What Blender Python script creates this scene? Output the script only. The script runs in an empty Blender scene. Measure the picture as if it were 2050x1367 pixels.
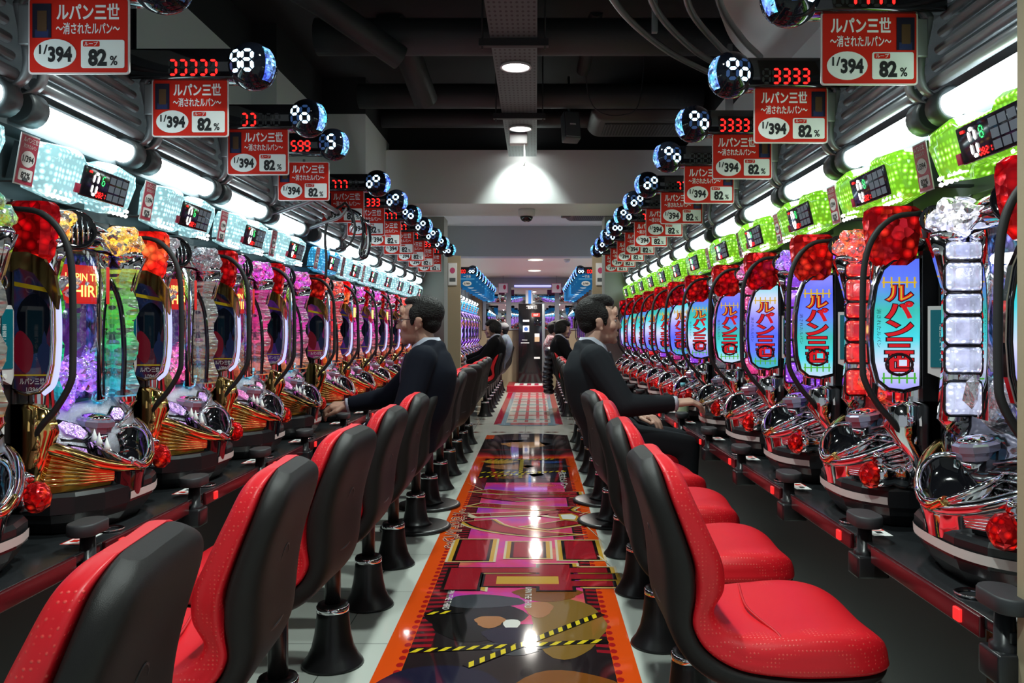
import bpy, bmesh, math, random
from mathutils import Vector, Matrix, Euler
random.seed(7)
C = bpy.context.scene.collection
PI = math.pi
# ------------------------------------------------------------------ camera, world, exposure, large lights
cd = bpy.data.cameras.new('camera'); cam = bpy.data.objects.new('camera', cd); C.objects.link(cam)
CX, CZ = 0.128, 1.18
cam.location = (CX, 0, CZ); cam.rotation_euler = (PI/2, 0, 0)
cd.sensor_width = 36; cd.lens = 1640/2050*36
cd.shift_x = -48/2050; cd.shift_y = -19.5/2050
cd.clip_start = 0.05; cd.clip_end = 100
bpy.context.scene.camera = cam
w = bpy.data.worlds.new('world'); bpy.context.scene.world = w; w.use_nodes = True
w.node_tree.nodes['Background'].inputs[0].default_value = (0.55, 0.62, 0.66, 1)
w.node_tree.nodes['Background'].inputs[1].default_value = 0.5
vs = bpy.context.scene.view_settings
vs.view_transform = 'Standard'; vs.look = 'None'; vs.gamma = 1; vs.use_curve_mapping = False; vs.exposure = 0.0
cy = bpy.context.scene.cycles
cy.max_bounces = 8; cy.diffuse_bounces = 4; cy.glossy_bounces = 4; cy.transmission_bounces = 4; cy.transparent_max_bounces = 8
cy.caustics_reflective = False; cy.caustics_refractive = False; cy.sample_clamp_indirect = 4; cy.use_denoising = True
try: cy.use_light_tree = True
except Exception: pass
TUBE_E, SPOT_E = 9.0, 110.0
def spot(x, y, z, e, ang=110, blend=.5, col=(.88, 1, .95), r=.05, aim=(0, 0, -1)):
    l = bpy.data.lights.new('downlight_lamp', 'SPOT'); l.energy = e; l.spot_size = math.radians(ang); l.spot_blend = blend
    l.color = col; l.shadow_soft_size = r
    o = bpy.data.objects.new('downlight_lamp', l); C.objects.link(o); o.location = (x, y, z)
    o.rotation_euler = Vector(aim).to_track_quat('-Z', 'Y').to_euler(); return o
DL = [(-.0, .5), (0, 2.05), (0, 3.62), (0, 5.18)]
for x, y in DL: spot(x, y, 2.80, SPOT_E)
spot(0, 6.75, 2.80, SPOT_E)
spot(0, 7.84, 2.97, 46, 84, .6, aim=(0, .55, -1))          # washes the white ceiling beam
FARL = [(.12, 13.1, 2.33), (.10, 15.4, 2.33), (.06, 10.35, 2.78)]
for x, y, z in FARL: spot(x, y, z-.02, 230 if z < 2.5 else 70, 165, col=(1, .95, .86), r=.06)
# ------------------------------------------------------------------ mesh helpers
class MB:
    def __init__(s): s.v = []; s.f = []; s.m = []; s.sm = []; s.M = Matrix.Identity(4)
    def add(s, vs, fs, m=0, smooth=False):
        b = len(s.v); M = s.M
        s.v += [tuple(M @ Vector(p)) for p in vs]
        s.f += [tuple(i+b for i in f) for f in fs]; s.m += [m]*len(fs); s.sm += [smooth]*len(fs); return s
    def box(s, x0, x1, y0, y1, z0, z1, m=0):
        return s.add([(x, y, z) for z in (z0, z1) for y in (y0, y1) for x in (x0, x1)],
                     [(0,2,3,1),(4,5,7,6),(0,1,5,4),(2,6,7,3),(0,4,6,2),(1,3,7,5)], m)
    def bbox(s, x0, x1, y0, y1, z0, z1, b=.005, m=0):
        """box with all edges chamfered"""
        cx, cy_, cz = (x0+x1)/2, (y0+y1)/2, (z0+z1)/2; hx, hy, hz = (x1-x0)/2, (y1-y0)/2, (z1-z0)/2
        b = min(b, hx*.9, hy*.9, hz*.9); bm = bmesh.new(); bmesh.ops.create_cube(bm, size=2)
        for v in bm.verts: v.co = Vector((v.co.x*hx, v.co.y*hy, v.co.z*hz))
        bmesh.ops.bevel(bm, geom=bm.edges[:], offset=b, segments=2, affect='EDGES', profile=.6)
        for v in bm.verts: v.co += Vector((cx, cy_, cz))
        return s.bm(bm, m, True)
    def bm(s, bm, m=0, smooth=False):
        bm.verts.index_update(); s.add([tuple(v.co) for v in bm.verts], [tuple(v.index for v in f.verts) for f in bm.faces], m, smooth); bm.free(); return s
    def loft(s, rings, m=0, smooth=True, closed=True, cap=True):
        n = len(rings[0]); vs = [p for r in rings for p in r]; fs = []
        for i in range(len(rings)-1):
            for j in range(n if closed else n-1):
                k = (j+1) % n; fs.append((i*n+j, i*n+k, (i+1)*n+k, (i+1)*n+j))
        s.add(vs, fs, m, smooth)
        if cap and closed:
            b = len(s.v)-len(vs)
            s.f += [tuple(b+j for j in range(n))[::-1], tuple(b+(len(rings)-1)*n+j for j in range(n))]; s.m += [m, m]; s.sm += [False, False]
        return s
    def lathe(s, prof, c=(0,0,0), n=24, m=0, axis='z', smooth=True, cap=True):
        rings = []
        for r, h in prof:
            ring = []
            for k in range(n):
                a = 2*PI*k/n; p = (r*math.cos(a), r*math.sin(a), h)
                if axis == 'y': p = (p[0], -p[2], p[1])
                if axis == 'x': p = (p[2], p[0], p[1])
                ring.append((p[0]+c[0], p[1]+c[1], p[2]+c[2]))
            rings.append(ring)
        return s.loft(rings, m, smooth, True, cap)
    def tube(s, pts, r, n=8, m=0, closed=False, smooth=True):
        pts = [Vector(p) for p in pts]; N = len(pts); rr = r if isinstance(r, (list, tuple)) else [r]*N; rings = []; up = None
        for i, p in enumerate(pts):
            a = pts[(i-1) % N] if (closed or i > 0) else p; b = pts[(i+1) % N] if (closed or i < N-1) else p
            t = (b-a).normalized() if (b-a).length > 1e-9 else Vector((0, 0, 1))
            if up is None: up = Vector((0, 0, 1)) if abs(t.z) < .9 else Vector((0, 1, 0))
            u = up - t*up.dot(t)
            u = u.normalized() if u.length > 1e-6 else t.orthogonal().normalized()
            v = t.cross(u); up = u
            rings.append([tuple(p+u*rr[i]*math.cos(2*PI*k/n)+v*rr[i]*math.sin(2*PI*k/n)) for k in range(n)])
        if closed: rings.append(rings[0])
        return s.loft(rings, m, smooth, True, not closed)
    def prism(s, pts, h, m=0, plane='xz', at=0.0, m_side=None, smooth=False):
        """outline extruded by h: plane xz -> front at y=at, back at y=at+h; yz -> along x; xy -> along z"""
        def P(a, b, d): return (a, d, b) if plane == 'xz' else ((d, a, b) if plane == 'yz' else (a, b, d))
        n = len(pts); vs = [P(a, b, at) for a, b in pts]+[P(a, b, at+h) for a, b in pts]
        s.add(vs, [tuple(range(n)), tuple(range(n, 2*n))[::-1]], m)
        b = len(s.v)-2*n
        for j in range(n):
            k = (j+1) % n; s.f.append((b+j, b+n+j, b+n+k, b+k)); s.m.append(m if m_side is None else m_side); s.sm.append(smooth)
        return s
    def poly(s, pts, m=0): return s.add(pts, [tuple(range(len(pts)))], m)
    def ico(s, c, r, sub=2, m=0, sc=(1,1,1), jit=0, smooth=True):
        bm = bmesh.new(); bmesh.ops.create_icosphere(bm, subdivisions=sub, radius=1)
        for v in bm.verts:
            k = 1+random.uniform(-jit, jit)
            v.co = Vector((c[0]+v.co.x*r*sc[0]*k, c[1]+v.co.y*r*sc[1]*k, c[2]+v.co.z*r*sc[2]*k))
        return s.bm(bm, m, smooth)
    def text(s, t, x, y, h, m=0, width=None, bold=0., center=False, M=None, spacing=1., depth=0.):
        """flat lettering in the local xy plane, cap height ~h; M maps it into place"""
        vs, fs = text_mesh(t, bold, spacing)
        xs = [p[0] for p in vs]; x0, x1 = min(xs), max(xs); k = h/.73
        kx = width/(x1-x0) if width else k
        ox = x - x0*kx - ((x1-x0)*kx/2 if center else 0)
        pts = [Vector((p[0]*kx+ox, p[1]*k+y, depth)) for p in vs]
        if M is not None: pts = [M @ p for p in pts]
        return s.add([tuple(p) for p in pts], fs, m)
    def mesh(s, name):
        me = bpy.data.meshes.new(name); me.from_pydata(s.v, [], s.f); me.polygons.foreach_set('material_index', s.m)
        me.polygons.foreach_set('use_smooth', s.sm); me.update()
        bm = bmesh.new(); bm.from_mesh(me); bmesh.ops.remove_doubles(bm, verts=bm.verts, dist=1e-6) if len(s.v) < 60000 else None
        bm.to_mesh(me); bm.free(); return me
_tc = {}
def text_mesh(t, bold, spacing=1.):
    key = (t, bold, spacing)
    if key not in _tc:
        c = bpy.data.curves.new('lettering', 'FONT'); c.body = t; c.size = 1; c.resolution_u = 3; c.offset = bold; c.space_character = spacing
        o = bpy.data.objects.new('lettering', c); C.objects.link(o); dg = bpy.context.evaluated_depsgraph_get()
        me = bpy.data.meshes.new_from_object(o.evaluated_get(dg))
        _tc[key] = ([tuple(v.co) for v in me.vertices], [tuple(p.vertices) for p in me.polygons])
        bpy.data.objects.remove(o); bpy.data.curves.remove(c); bpy.data.meshes.remove(me)
    return _tc[key]
XZ = Matrix(((1,0,0,0),(0,0,1,0),(0,1,0,0),(0,0,0,1)))      # (x,y,d) -> (x,d,y): text on a wall facing -y
def at(x, y, z, rot=None):
    M = Matrix.Translation((x, y, z)); return M @ rot if rot is not None else M
def spl(pts, n=6, closed=False):
    pts = [Vector(p) for p in pts]; N = len(pts); out = []
    for i in range(N if closed else N-1):
        p0 = pts[(i-1) % N] if closed or i > 0 else pts[i]*2-pts[i+1]
        p1, p2 = pts[i], pts[(i+1) % N]; p3 = pts[(i+2) % N] if closed or i+2 < N else p2*2-p1
        for k in range(n):
            t = k/n; out.append(((p1*2)+(p2-p0)*t+(p0*2-p1*5+p2*4-p3)*t*t+(p1*3-p0-p2*3+p3)*t**3)*.5)
    if not closed: out.append(pts[-1])
    return out
def rrect(x0, x1, y0, y1, r, n=4):
    out = []
    for cx, cy_, a0 in ((x1-r, y1-r, 0), (x0+r, y1-r, 90), (x0+r, y0+r, 180), (x1-r, y0+r, 270)):
        for k in range(n+1):
            a = math.radians(a0+90*k/n); out.append((cx+r*math.cos(a), cy_+r*math.sin(a)))
    return out
def ell(cx, cy_, a, b, n=28): return [(cx+a*math.cos(2*PI*k/n), cy_+b*math.sin(2*PI*k/n)) for k in range(n)]
def obj(name, mb, mats, parent=None, loc=None):
    me = mb.mesh(name) if isinstance(mb, MB) else mb
    for m in (mats if isinstance(mats, (list, tuple)) else [mats]): me.materials.append(m)
    o = bpy.data.objects.new(name, me); C.objects.link(o)
    if parent: o.parent = parent
    if loc: o.location = loc
    return o
def tag(o, label, cat, group=None):
    o['label'] = label; o['category'] = cat
    if group: o['group'] = group
    return o
def thing(name, label, cat, loc=(0,0,0), rz=0, group=None):
    o = bpy.data.objects.new(name, None); C.objects.link(o); o.empty_display_size = .1
    o.location = loc; o.rotation_euler = (0, 0, rz); return tag(o, label, cat, group)
def struct(name, mb, mats, loc=None):
    o = obj(name, mb, mats, None, loc); o['kind'] = 'structure'; return o
KIDS = {}
def kids(o):
    return [c for c in bpy.data.objects if c.parent == o]
def index_kids(o):
    KIDS[o.name] = kids(o)
    for c in KIDS[o.name]: index_kids(c)
def dup(o, loc=None, rz=None, label=None, group=None, parent=None):
    """a copy of a thing with copies of its parts and sub-parts"""
    if o.name not in KIDS: index_kids(o)
    c = o.copy(); C.objects.link(c); c.parent = parent
    if loc is not None: c.location = loc
    if rz is not None: c.rotation_euler = (0, 0, rz)
    if label: c['label'] = label
    if group: c['group'] = group
    ks = []
    for k in KIDS[o.name]: ks.append(dup(k, parent=c))
    KIDS[c.name] = ks
    return c
ORD = ['nearest', 'second', 'third', 'fourth', 'fifth', 'sixth', 'seventh', 'eighth', 'ninth', 'tenth', 'eleventh', 'twelfth', 'thirteenth']
def nth(i): return ORD[i]+' from the camera' if i else 'nearest to the camera'
# ------------------------------------------------------------------ materials
def nt(name):
    m = bpy.data.materials.new(name); m.use_nodes = True; return m, m.node_tree.nodes, m.node_tree.links, m.node_tree.nodes['Principled BSDF']
def mat(name, col, rough=.5, metal=0., emit=None, es=0., coat=0., spec=.5, bump=0., bscale=60., var=0.):
    m, N, L, b = nt(name)
    b.inputs['Base Color'].default_value = (*col, 1); b.inputs['Roughness'].default_value = rough; b.inputs['Metallic'].default_value = metal
    b.inputs['Specular IOR Level'].default_value = spec; b.inputs['Coat Weight'].default_value = coat
    if emit: b.inputs['Emission Color'].default_value = (*emit, 1); b.inputs['Emission Strength'].default_value = es; m.cycles.emission_sampling = 'NONE'
    if bump or var:
        tc = N.new('ShaderNodeTexCoord'); nz = N.new('ShaderNodeTexNoise'); nz.inputs['Scale'].default_value = bscale; nz.inputs['Detail'].default_value = 4
        L.new(tc.outputs['Object'], nz.inputs['Vector'])
        if bump:
            bp = N.new('ShaderNodeBump'); bp.inputs['Strength'].default_value = bump; bp.inputs['Distance'].default_value = .01
            L.new(nz.outputs['Fac'], bp.inputs['Height']); L.new(bp.outputs['Normal'], b.inputs['Normal'])
        if var:
            hs = N.new('ShaderNodeMixRGB'); hs.blend_type = 'MULTIPLY'; hs.inputs[0].default_value = var; hs.inputs[1].default_value = (*col, 1)
            L.new(nz.outputs['Color'], hs.inputs[2]); L.new(hs.outputs[0], b.inputs['Base Color'])
    return m
def lit(name, col, s, samp=False):
    m = mat(name, tuple(c*.3 for c in col), .4, 0, col, s)
    if samp: m.cycles.emission_sampling = 'FRONT'
    return m
def glow(name, cols, s, scale=95., base=(.5,.5,.55), thr=.35, rough=.12, lo=.3):
    """moulded crystal plastic with lamps behind: facets of differing brightness"""
    m, N, L, b = nt(name); m.cycles.emission_sampling = 'NONE'
    b.inputs['Base Color'].default_value = (*base, 1); b.inputs['Metallic'].default_value = .75; b.inputs['Roughness'].default_value = rough
    tc = N.new('ShaderNodeTexCoord'); oi = N.new('ShaderNodeObjectInfo'); add = N.new('ShaderNodeVectorMath'); add.operation = 'ADD'
    L.new(tc.outputs['Object'], add.inputs[0]); L.new(oi.outputs['Random'], add.inputs[1])
    vo = N.new('ShaderNodeTexVoronoi'); vo.inputs['Scale'].default_value = scale; L.new(add.outputs[0], vo.inputs['Vector'])
    nz = N.new('ShaderNodeTexNoise'); nz.inputs['Scale'].default_value = scale*.22; nz.inputs['Detail'].default_value = 3; L.new(add.outputs[0], nz.inputs['Vector'])
    rp = N.new('ShaderNodeValToRGB'); L.new(nz.outputs['Fac'], rp.inputs[0])
    e = rp.color_ramp.elements; n = len(cols)
    e[0].position = .35; e[0].color = (*cols[0], 1); e[1].position = .65; e[1].color = (*cols[-1], 1)
    for i in range(1, n-1): q = e.new(.35+.3*i/(n-1)); q.color = (*cols[i], 1)
    r2 = N.new('ShaderNodeMapRange'); r2.inputs['From Min'].default_value = thr; r2.inputs['From Max'].default_value = 0.0
    r2.inputs['To Min'].default_value = lo; r2.inputs['To Max'].default_value = 1
    L.new(vo.outputs['Distance'], r2.inputs['Value'])
    sx = N.new('ShaderNodeSeparateColor'); L.new(vo.outputs['Color'], sx.inputs[0])
    mu = N.new('ShaderNodeMath'); mu.operation = 'MULTIPLY'; L.new(r2.outputs[0], mu.inputs[0]); L.new(sx.outputs[0], mu.inputs[1])
    mu2 = N.new('ShaderNodeMath'); mu2.operation = 'MULTIPLY'; L.new(mu.outputs[0], mu2.inputs[0]); mu2.inputs[1].default_value = s
    L.new(rp.outputs[0], b.inputs['Emission Color']); L.new(mu2.outputs[0], b.inputs['Emission Strength'])
    bp = N.new('ShaderNodeBump'); bp.inputs['Strength'].default_value = .5; bp.inputs['Distance'].default_value = .004
    L.new(vo.outputs['Distance'], bp.inputs['Height']); L.new(bp.outputs[0], b.inputs['Normal'])
    return m
def pane(name, tint=(1,1,1), ior=1.35, rough=.01):
    m = bpy.data.materials.new(name); m.use_nodes = True; N = m.node_tree.nodes; L = m.node_tree.links; N.clear()
    o = N.new('ShaderNodeOutputMaterial'); mx = N.new('ShaderNodeMixShader'); t = N.new('ShaderNodeBsdfTransparent'); g = N.new('ShaderNodeBsdfGlossy')
    t.inputs[0].default_value = (*tint, 1); g.inputs['Roughness'].default_value = rough; fr = N.new('ShaderNodeFresnel'); fr.inputs[0].default_value = ior
    L.new(fr.outputs[0], mx.inputs[0]); L.new(t.outputs[0], mx.inputs[1]); L.new(g.outputs[0], mx.inputs[2]); L.new(mx.outputs[0], o.inputs[0]); return m
M = {}
M['black'] = mat('black_plastic', (.012,.013,.015), .28)
M['black_matte'] = mat('black_matte', (.016,.016,.018), .6)
M['black_gloss'] = mat('black_gloss', (.006,.006,.008), .06, coat=.5)
M['chrome'] = mat('chrome', (.86,.86,.9), .05, 1)
M['gold'] = mat('gold_chrome', (.95,.62,.22), .08, 1)
M['copper'] = mat('copper_chrome', (.9,.45,.25), .1, 1)
M['grey'] = mat('grey_metal', (.17,.19,.20), .38, .5)
M['rod'] = mat('grey_rod', (.30,.32,.34), .35, .4)
M['dgrey'] = mat('dark_grey_plastic', (.06,.07,.075), .4)
M['board_grey'] = mat('hood_grey', (.13,.15,.16), .45, .2)
M['white'] = mat('white_wall', (.80,.83,.82), .8, bump=.08, bscale=140)
M['offwhite'] = mat('off_white_plastic', (.7,.7,.7), .5)
M['paper'] = mat('paper_white', (.86,.88,.86), .5)
M['red'] = mat('sign_red', (.62,.018,.008), .5, spec=.25)
M['maroon'] = mat('tag_crimson', (.45,.02,.06), .35)
M['ink'] = mat('ink_black', (.01,.01,.012), .5)
M['white_ink'] = mat('white_ink', (.9,.9,.9), .5)
M['beige'] = mat('beige_panel', (.42,.34,.22), .6, bump=.05, bscale=90, var=.12)
M['cream'] = mat('cream_ceiling', (.86,.80,.66), .8)
M['dark_ceiling'] = mat('ceiling_black', (.012,.014,.016), .8)
M['duct'] = mat('duct_dark', (.03,.034,.037), .55, bump=.3, bscale=25)
M['tray'] = mat('cable_tray_grey', (.10,.11,.11), .5, .3)
M['ac'] = mat('dark_taupe_plastic', (.055,.05,.05), .5)
M['ac_dark'] = mat('vent_black', (.012,.012,.012), .6)
M['shell'] = mat('chair_shell', (.013,.012,.0115), .48, spec=.3, bump=.12, bscale=900)
M['chairmetal'] = mat('chair_base_black', (.012,.012,.013), .33)
M['tube_white'] = lit('tube_diffuser', (.84,.98,1), TUBE_E, True)
M['lamp_white'] = lit('downlight_lens', (.97,1,.97), 14)
M['seg_red'] = lit('segment_red', (1,.012,.01), 3.2); M['seg_off'] = mat('segment_unlit', (.03,.032,.034), .3)
M['seg_blue'] = lit('segment_blue_white', (.55,.8,1), 3.2); M['seg_dblue'] = lit('segment_dim_blue', (.03,.08,.22), .6)
M['seg_white'] = lit('segment_white', (1,.97,.95), 4); M['seg_green'] = lit('segment_green', (.05,.9,.2), 2)
M['globe'] = mat('globe_black_glass', (.006,.008,.014), .05, spec=.3)
M['blue_gem'] = glow('globe_blue_lamp', [(.05,.12,1),(.25,.5,1),(.1,.75,1)], 6, 90, (.1,.15,.4), .5)
M['red_gem'] = glow('red_gem', [(1,.0,.0),(1,.02,.01),(1,.12,.03)], 1.3, 60, (.6,.008,.012), .5, lo=.02)
M['red_lamp'] = glow('red_lamp', [(1,.0,.005),(1,.01,.01),(1,.05,.02)], 1.1, 42, (.55,.005,.012), .55, lo=.1)
M['red_lamp_hot'] = glow('red_lamp_lit', [(1,.0,.0),(1,.02,.01),(1,.2,.05)], 3.2, 42, (.6,.01,.01), .55, lo=.25)
M['lav'] = lit('lavender_strip', (.42,.45,1), 1.5)
M['lav2'] = mat('lavender_ring', (.42,.40,.55), .15, .7)
M['portrait'] = mat('portrait_dark', (.012,.012,.03), .3)
M['glass'] = pane('machine_glass', (.96,.97,1), 1.10)
def leds(name, col, hot, s):
    """translucent lens with points of light behind it"""
    m, N, L, b = nt(name); m.cycles.emission_sampling = 'NONE'
    b.inputs['Base Color'].default_value = (*[.25+.4*c for c in col], 1); b.inputs['Metallic'].default_value = .7; b.inputs['Roughness'].default_value = .14
    tc = N.new('ShaderNodeTexCoord'); mp = N.new('ShaderNodeMapping'); mp.inputs['Scale'].default_value = (1,1,1.25); L.new(tc.outputs['Object'], mp.inputs[0])
    vo = N.new('ShaderNodeTexVoronoi'); vo.inputs['Scale'].default_value = 58; vo.inputs['Randomness'].default_value = .45; L.new(mp.outputs[0], vo.inputs['Vector'])
    nz = N.new('ShaderNodeTexNoise'); nz.inputs['Scale'].default_value = 30; nz.inputs['Detail'].default_value = 4; L.new(tc.outputs['Object'], nz.inputs['Vector'])
    mr = N.new('ShaderNodeMapRange'); mr.inputs['From Min'].default_value = .42; mr.inputs['From Max'].default_value = .05; mr.inputs['To Min'].default_value = .0; mr.inputs['To Max'].default_value = 1; L.new(vo.outputs['Distance'], mr.inputs['Value'])
    pw = N.new('ShaderNodeMath'); pw.operation = 'POWER'; pw.inputs[1].default_value = 2.2; L.new(mr.outputs[0], pw.inputs[0])
    ma = N.new('ShaderNodeMath'); ma.operation = 'MULTIPLY_ADD'; L.new(nz.outputs['Fac'], ma.inputs[0]); ma.inputs[1].default_value = .40; L.new(pw.outputs[0], ma.inputs[2])
    mu = N.new('ShaderNodeMath'); mu.operation = 'MULTIPLY'; mu.inputs[1].default_value = s; L.new(ma.outputs[0], mu.inputs[0]); L.new(mu.outputs[0], b.inputs['Emission Strength'])
    mx = N.new('ShaderNodeMixRGB'); mx.inputs[1].default_value = (*col,1); mx.inputs[2].default_value = (*hot,1); L.new(pw.outputs[0], mx.inputs[0]); L.new(mx.outputs[0], b.inputs['Emission Color'])
    bp = N.new('ShaderNodeBump'); bp.inputs['Strength'].default_value = .6; bp.inputs['Distance'].default_value = .004; L.new(nz.outputs['Fac'], bp.inputs['Height']); L.new(bp.outputs[0], b.inputs['Normal'])
    return m
for k_, c_, h_, s_ in (('white',(.66,.72,1),(1,1,1),3.6),('red',(1,.012,.015),(1,.2,.08),2.6),('purple',(.35,.05,1),(.85,.6,1),2.8),('pink',(1,.04,.32),(1,.6,.75),2.4),('magenta',(.9,.03,.5),(1,.45,.8),1.5),('chrome',(.35,.37,.45),(.8,.8,1),.7),('gold',(.5,.30,.10),(1,.75,.3),.7)):
    M['l_'+k_] = leds('lens_'+k_, c_, h_, s_)
def stone(name, cols, s):
    """backlit moulded stonework: courses of blocks, colour drifting with height"""
    m, N, L, b = nt(name); m.cycles.emission_sampling = 'NONE'; b.inputs['Base Color'].default_value = (.35,.36,.36,1); b.inputs['Metallic'].default_value = .8; b.inputs['Roughness'].default_value = .16
    tc = N.new('ShaderNodeTexCoord'); sx = N.new('ShaderNodeSeparateXYZ'); L.new(tc.outputs['Object'], sx.inputs[0])
    mr = N.new('ShaderNodeMapRange'); mr.inputs['From Min'].default_value = .3; mr.inputs['From Max'].default_value = .75; L.new(sx.outputs[2], mr.inputs['Value'])
    rp = N.new('ShaderNodeValToRGB'); L.new(mr.outputs[0], rp.inputs[0]); e = rp.color_ramp.elements; e[0].position = .05; e[0].color = (*cols[0],1); e[1].position = .95; e[1].color = (*cols[-1],1)
    for i in range(1, len(cols)-1): q = e.new(.05+.9*i/(len(cols)-1)); q.color = (*cols[i],1)
    mp = N.new('ShaderNodeMapping'); mp.inputs['Scale'].default_value = (1,1,3.2); L.new(tc.outputs['Object'], mp.inputs[0])
    vo = N.new('ShaderNodeTexVoronoi'); vo.inputs['Scale'].default_value = 24; L.new(mp.outputs[0], vo.inputs['Vector'])
    nz = N.new('ShaderNodeTexNoise'); nz.inputs['Scale'].default_value = 45; nz.inputs['Detail'].default_value = 5; L.new(tc.outputs['Object'], nz.inputs['Vector'])
    sc = N.new('ShaderNodeSeparateColor'); L.new(vo.outputs['Color'], sc.inputs[0]); mu = N.new('ShaderNodeMath'); mu.operation = 'MULTIPLY'; L.new(sc.outputs[0], mu.inputs[0]); L.new(nz.outputs['Fac'], mu.inputs[1])
    m2 = N.new('ShaderNodeMath'); m2.operation = 'MULTIPLY'; m2.inputs[1].default_value = s; L.new(mu.outputs[0], m2.inputs[0]); L.new(rp.outputs[0], b.inputs['Emission Color']); L.new(m2.outputs[0], b.inputs['Emission Strength'])
    bp = N.new('ShaderNodeBump'); bp.inputs['Strength'].default_value = .8; bp.inputs['Distance'].default_value = .004; L.new(vo.outputs['Distance'], bp.inputs['Height']); L.new(bp.outputs[0], b.inputs['Normal']); return m
for k_, cs_, s_ in (('green',[(.05,.5,.8),(.0,.5,.35),(.03,.65,.05),(.12,.75,.03),(.6,.65,.05)],1.5),('gold',[(.5,.35,.1),(.35,.3,.25),(.4,.38,.35)],.9),('pink',[(.8,.2,.05),(.9,.02,.25),(.8,.03,.4)],1.4),('magenta',[(.9,.3,.05),(.85,.02,.45),(.7,.03,.6)],1.5),('red',[(1,.2,.03),(1,.02,.02),(.9,.02,.1)],1.7)):
    M['s_'+k_] = stone('stone_'+k_, cs_, s_)
M['clear'] = mat('clear_edge', (.75,.7,.7), .2)
M['teal'] = lit('teal_screen', (.0,.14,.18), .4)
M['tape_y'] = mat('tape_yellow', (.85,.62,.02), .3)
for k, cs, s in (('chrome', [(.6,.62,.7),(.9,.9,1)], .8), ('yellow', [(1,.36,.01),(1,.65,.05),(.95,.25,.0)], 4.5), ('magenta', [(1,.03,.42),(.75,.03,.9),(1,.12,.5)], 3.6),
                 ('red', [(1,.01,.01),(1,.03,.02),(1,.15,.03)], 4.2), ('purple', [(.35,.05,1),(.25,.1,1),(.6,.2,1)], 4.5), ('white', [(.7,.75,1),(1,1,1),(.5,.55,1)], 4.5),
                 ('green', [(.03,.7,.05),(.5,.8,.02),(.0,.6,.4)], 2.2), ('gold', [(.8,.4,.06),(.5,.2,.03),(.9,.6,.2)], .9), ('cyan', [(.0,.5,1),(.1,.8,1),(.2,.3,1)], 2.5),
                 ('pink', [(1,.03,.25),(1,.15,.4),(.8,.03,.6)], 4), ('blue', [(.1,.15,1),(.2,.4,1),(.5,.5,1)], 2)):
    M['g_'+k] = glow('crystal_'+k, cs, s)
# ------------------------------------------------------------------ room shell
def floor_mat():
    m, N, L, b = nt('floor_tiles')
    tc = N.new('ShaderNodeTexCoord'); br = N.new('ShaderNodeTexBrick'); br.offset = 0; br.squash = 1
    br.inputs['Scale'].default_value = 1; br.inputs['Brick Width'].default_value = .62; br.inputs['Row Height'].default_value = .62
    br.inputs['Mortar Size'].default_value = .002; br.inputs['Color1'].default_value = (.62,.66,.60,1); br.inputs['Color2'].default_value = (.58,.62,.565,1)
    br.inputs['Mortar'].default_value = (.16,.18,.16,1); L.new(tc.outputs['Object'], br.inputs['Vector']); L.new(br.outputs['Color'], b.inputs['Base Color'])
    nz = N.new('ShaderNodeTexNoise'); nz.inputs['Scale'].default_value = 2.5; L.new(tc.outputs['Object'], nz.inputs['Vector'])
    mr = N.new('ShaderNodeMapRange'); mr.inputs['To Min'].default_value = .05; mr.inputs['To Max'].default_value = .16; L.new(nz.outputs['Fac'], mr.inputs['Value'])
    L.new(mr.outputs[0], b.inputs['Roughness']); b.inputs['Specular IOR Level'].default_value = .5; return m
m_ = MB(); m_.add([(-3.2,-1.5,0),(3.2,-1.5,0),(3.2,18,0),(-3.2,18,0)], [(0,1,2,3)]); struct('floor', m_, floor_mat())
# red lozenge inlays of the cross aisle
m_ = MB()
for y in (9.62, 10.45, 11.05):
    for k in range(-7, 8):
        x = k*.31
        if y < 11 and -.40 < x < .46 and y > 10.2: continue
        for dx in (-.04, .04): m_.add([(x+dx-.055,y,.0012),(x+dx,y-.045,.0012),(x+dx+.055,y,.0012),(x+dx,y+.045,.0012)], [(0,1,2,3)])
struct('trim_1', m_, mat('inlay_red', (.16,.012,.012), .12))
m_ = MB(); m_.box(-3.2,3.2,-1.5,9.0,3.4,3.5); struct('ceiling', m_, M['dark_ceiling'])
m_ = MB(); m_.box(-3.2,3.2,8.95,12.6,2.78,2.9); struct('ceiling_middle', m_, M['white'])
m_ = MB(); m_.box(-3.2,3.2,12.6,17.6,2.33,2.45); struct('ceiling_far', m_, M['cream'])
m_ = MB(); m_.box(-3.2,3.2,8.12,8.98,2.45,2.98); struct('wall_beam_near', m_, M['white'])
m_ = MB(); m_.box(-3.2,3.2,8.3,8.9,2.98,3.4); struct('wall_above_beam', m_, M['dark_ceiling'])
for nm_, a_, b_ in (('left',-3.2,-2.1),('right',2.2,3.2)):
    m_ = MB(); m_.box(a_,b_,-1.5,9.0,3.05,3.1); struct('ceiling_side_'+nm_, m_, M['dark_ceiling'])
m_ = MB(); m_.box(-3.2,3.2,12.4,12.7,2.32,2.9); struct('wall_beam_far', m_, mat('wall_beam_grey', (.46,.48,.49), .8))
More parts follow.
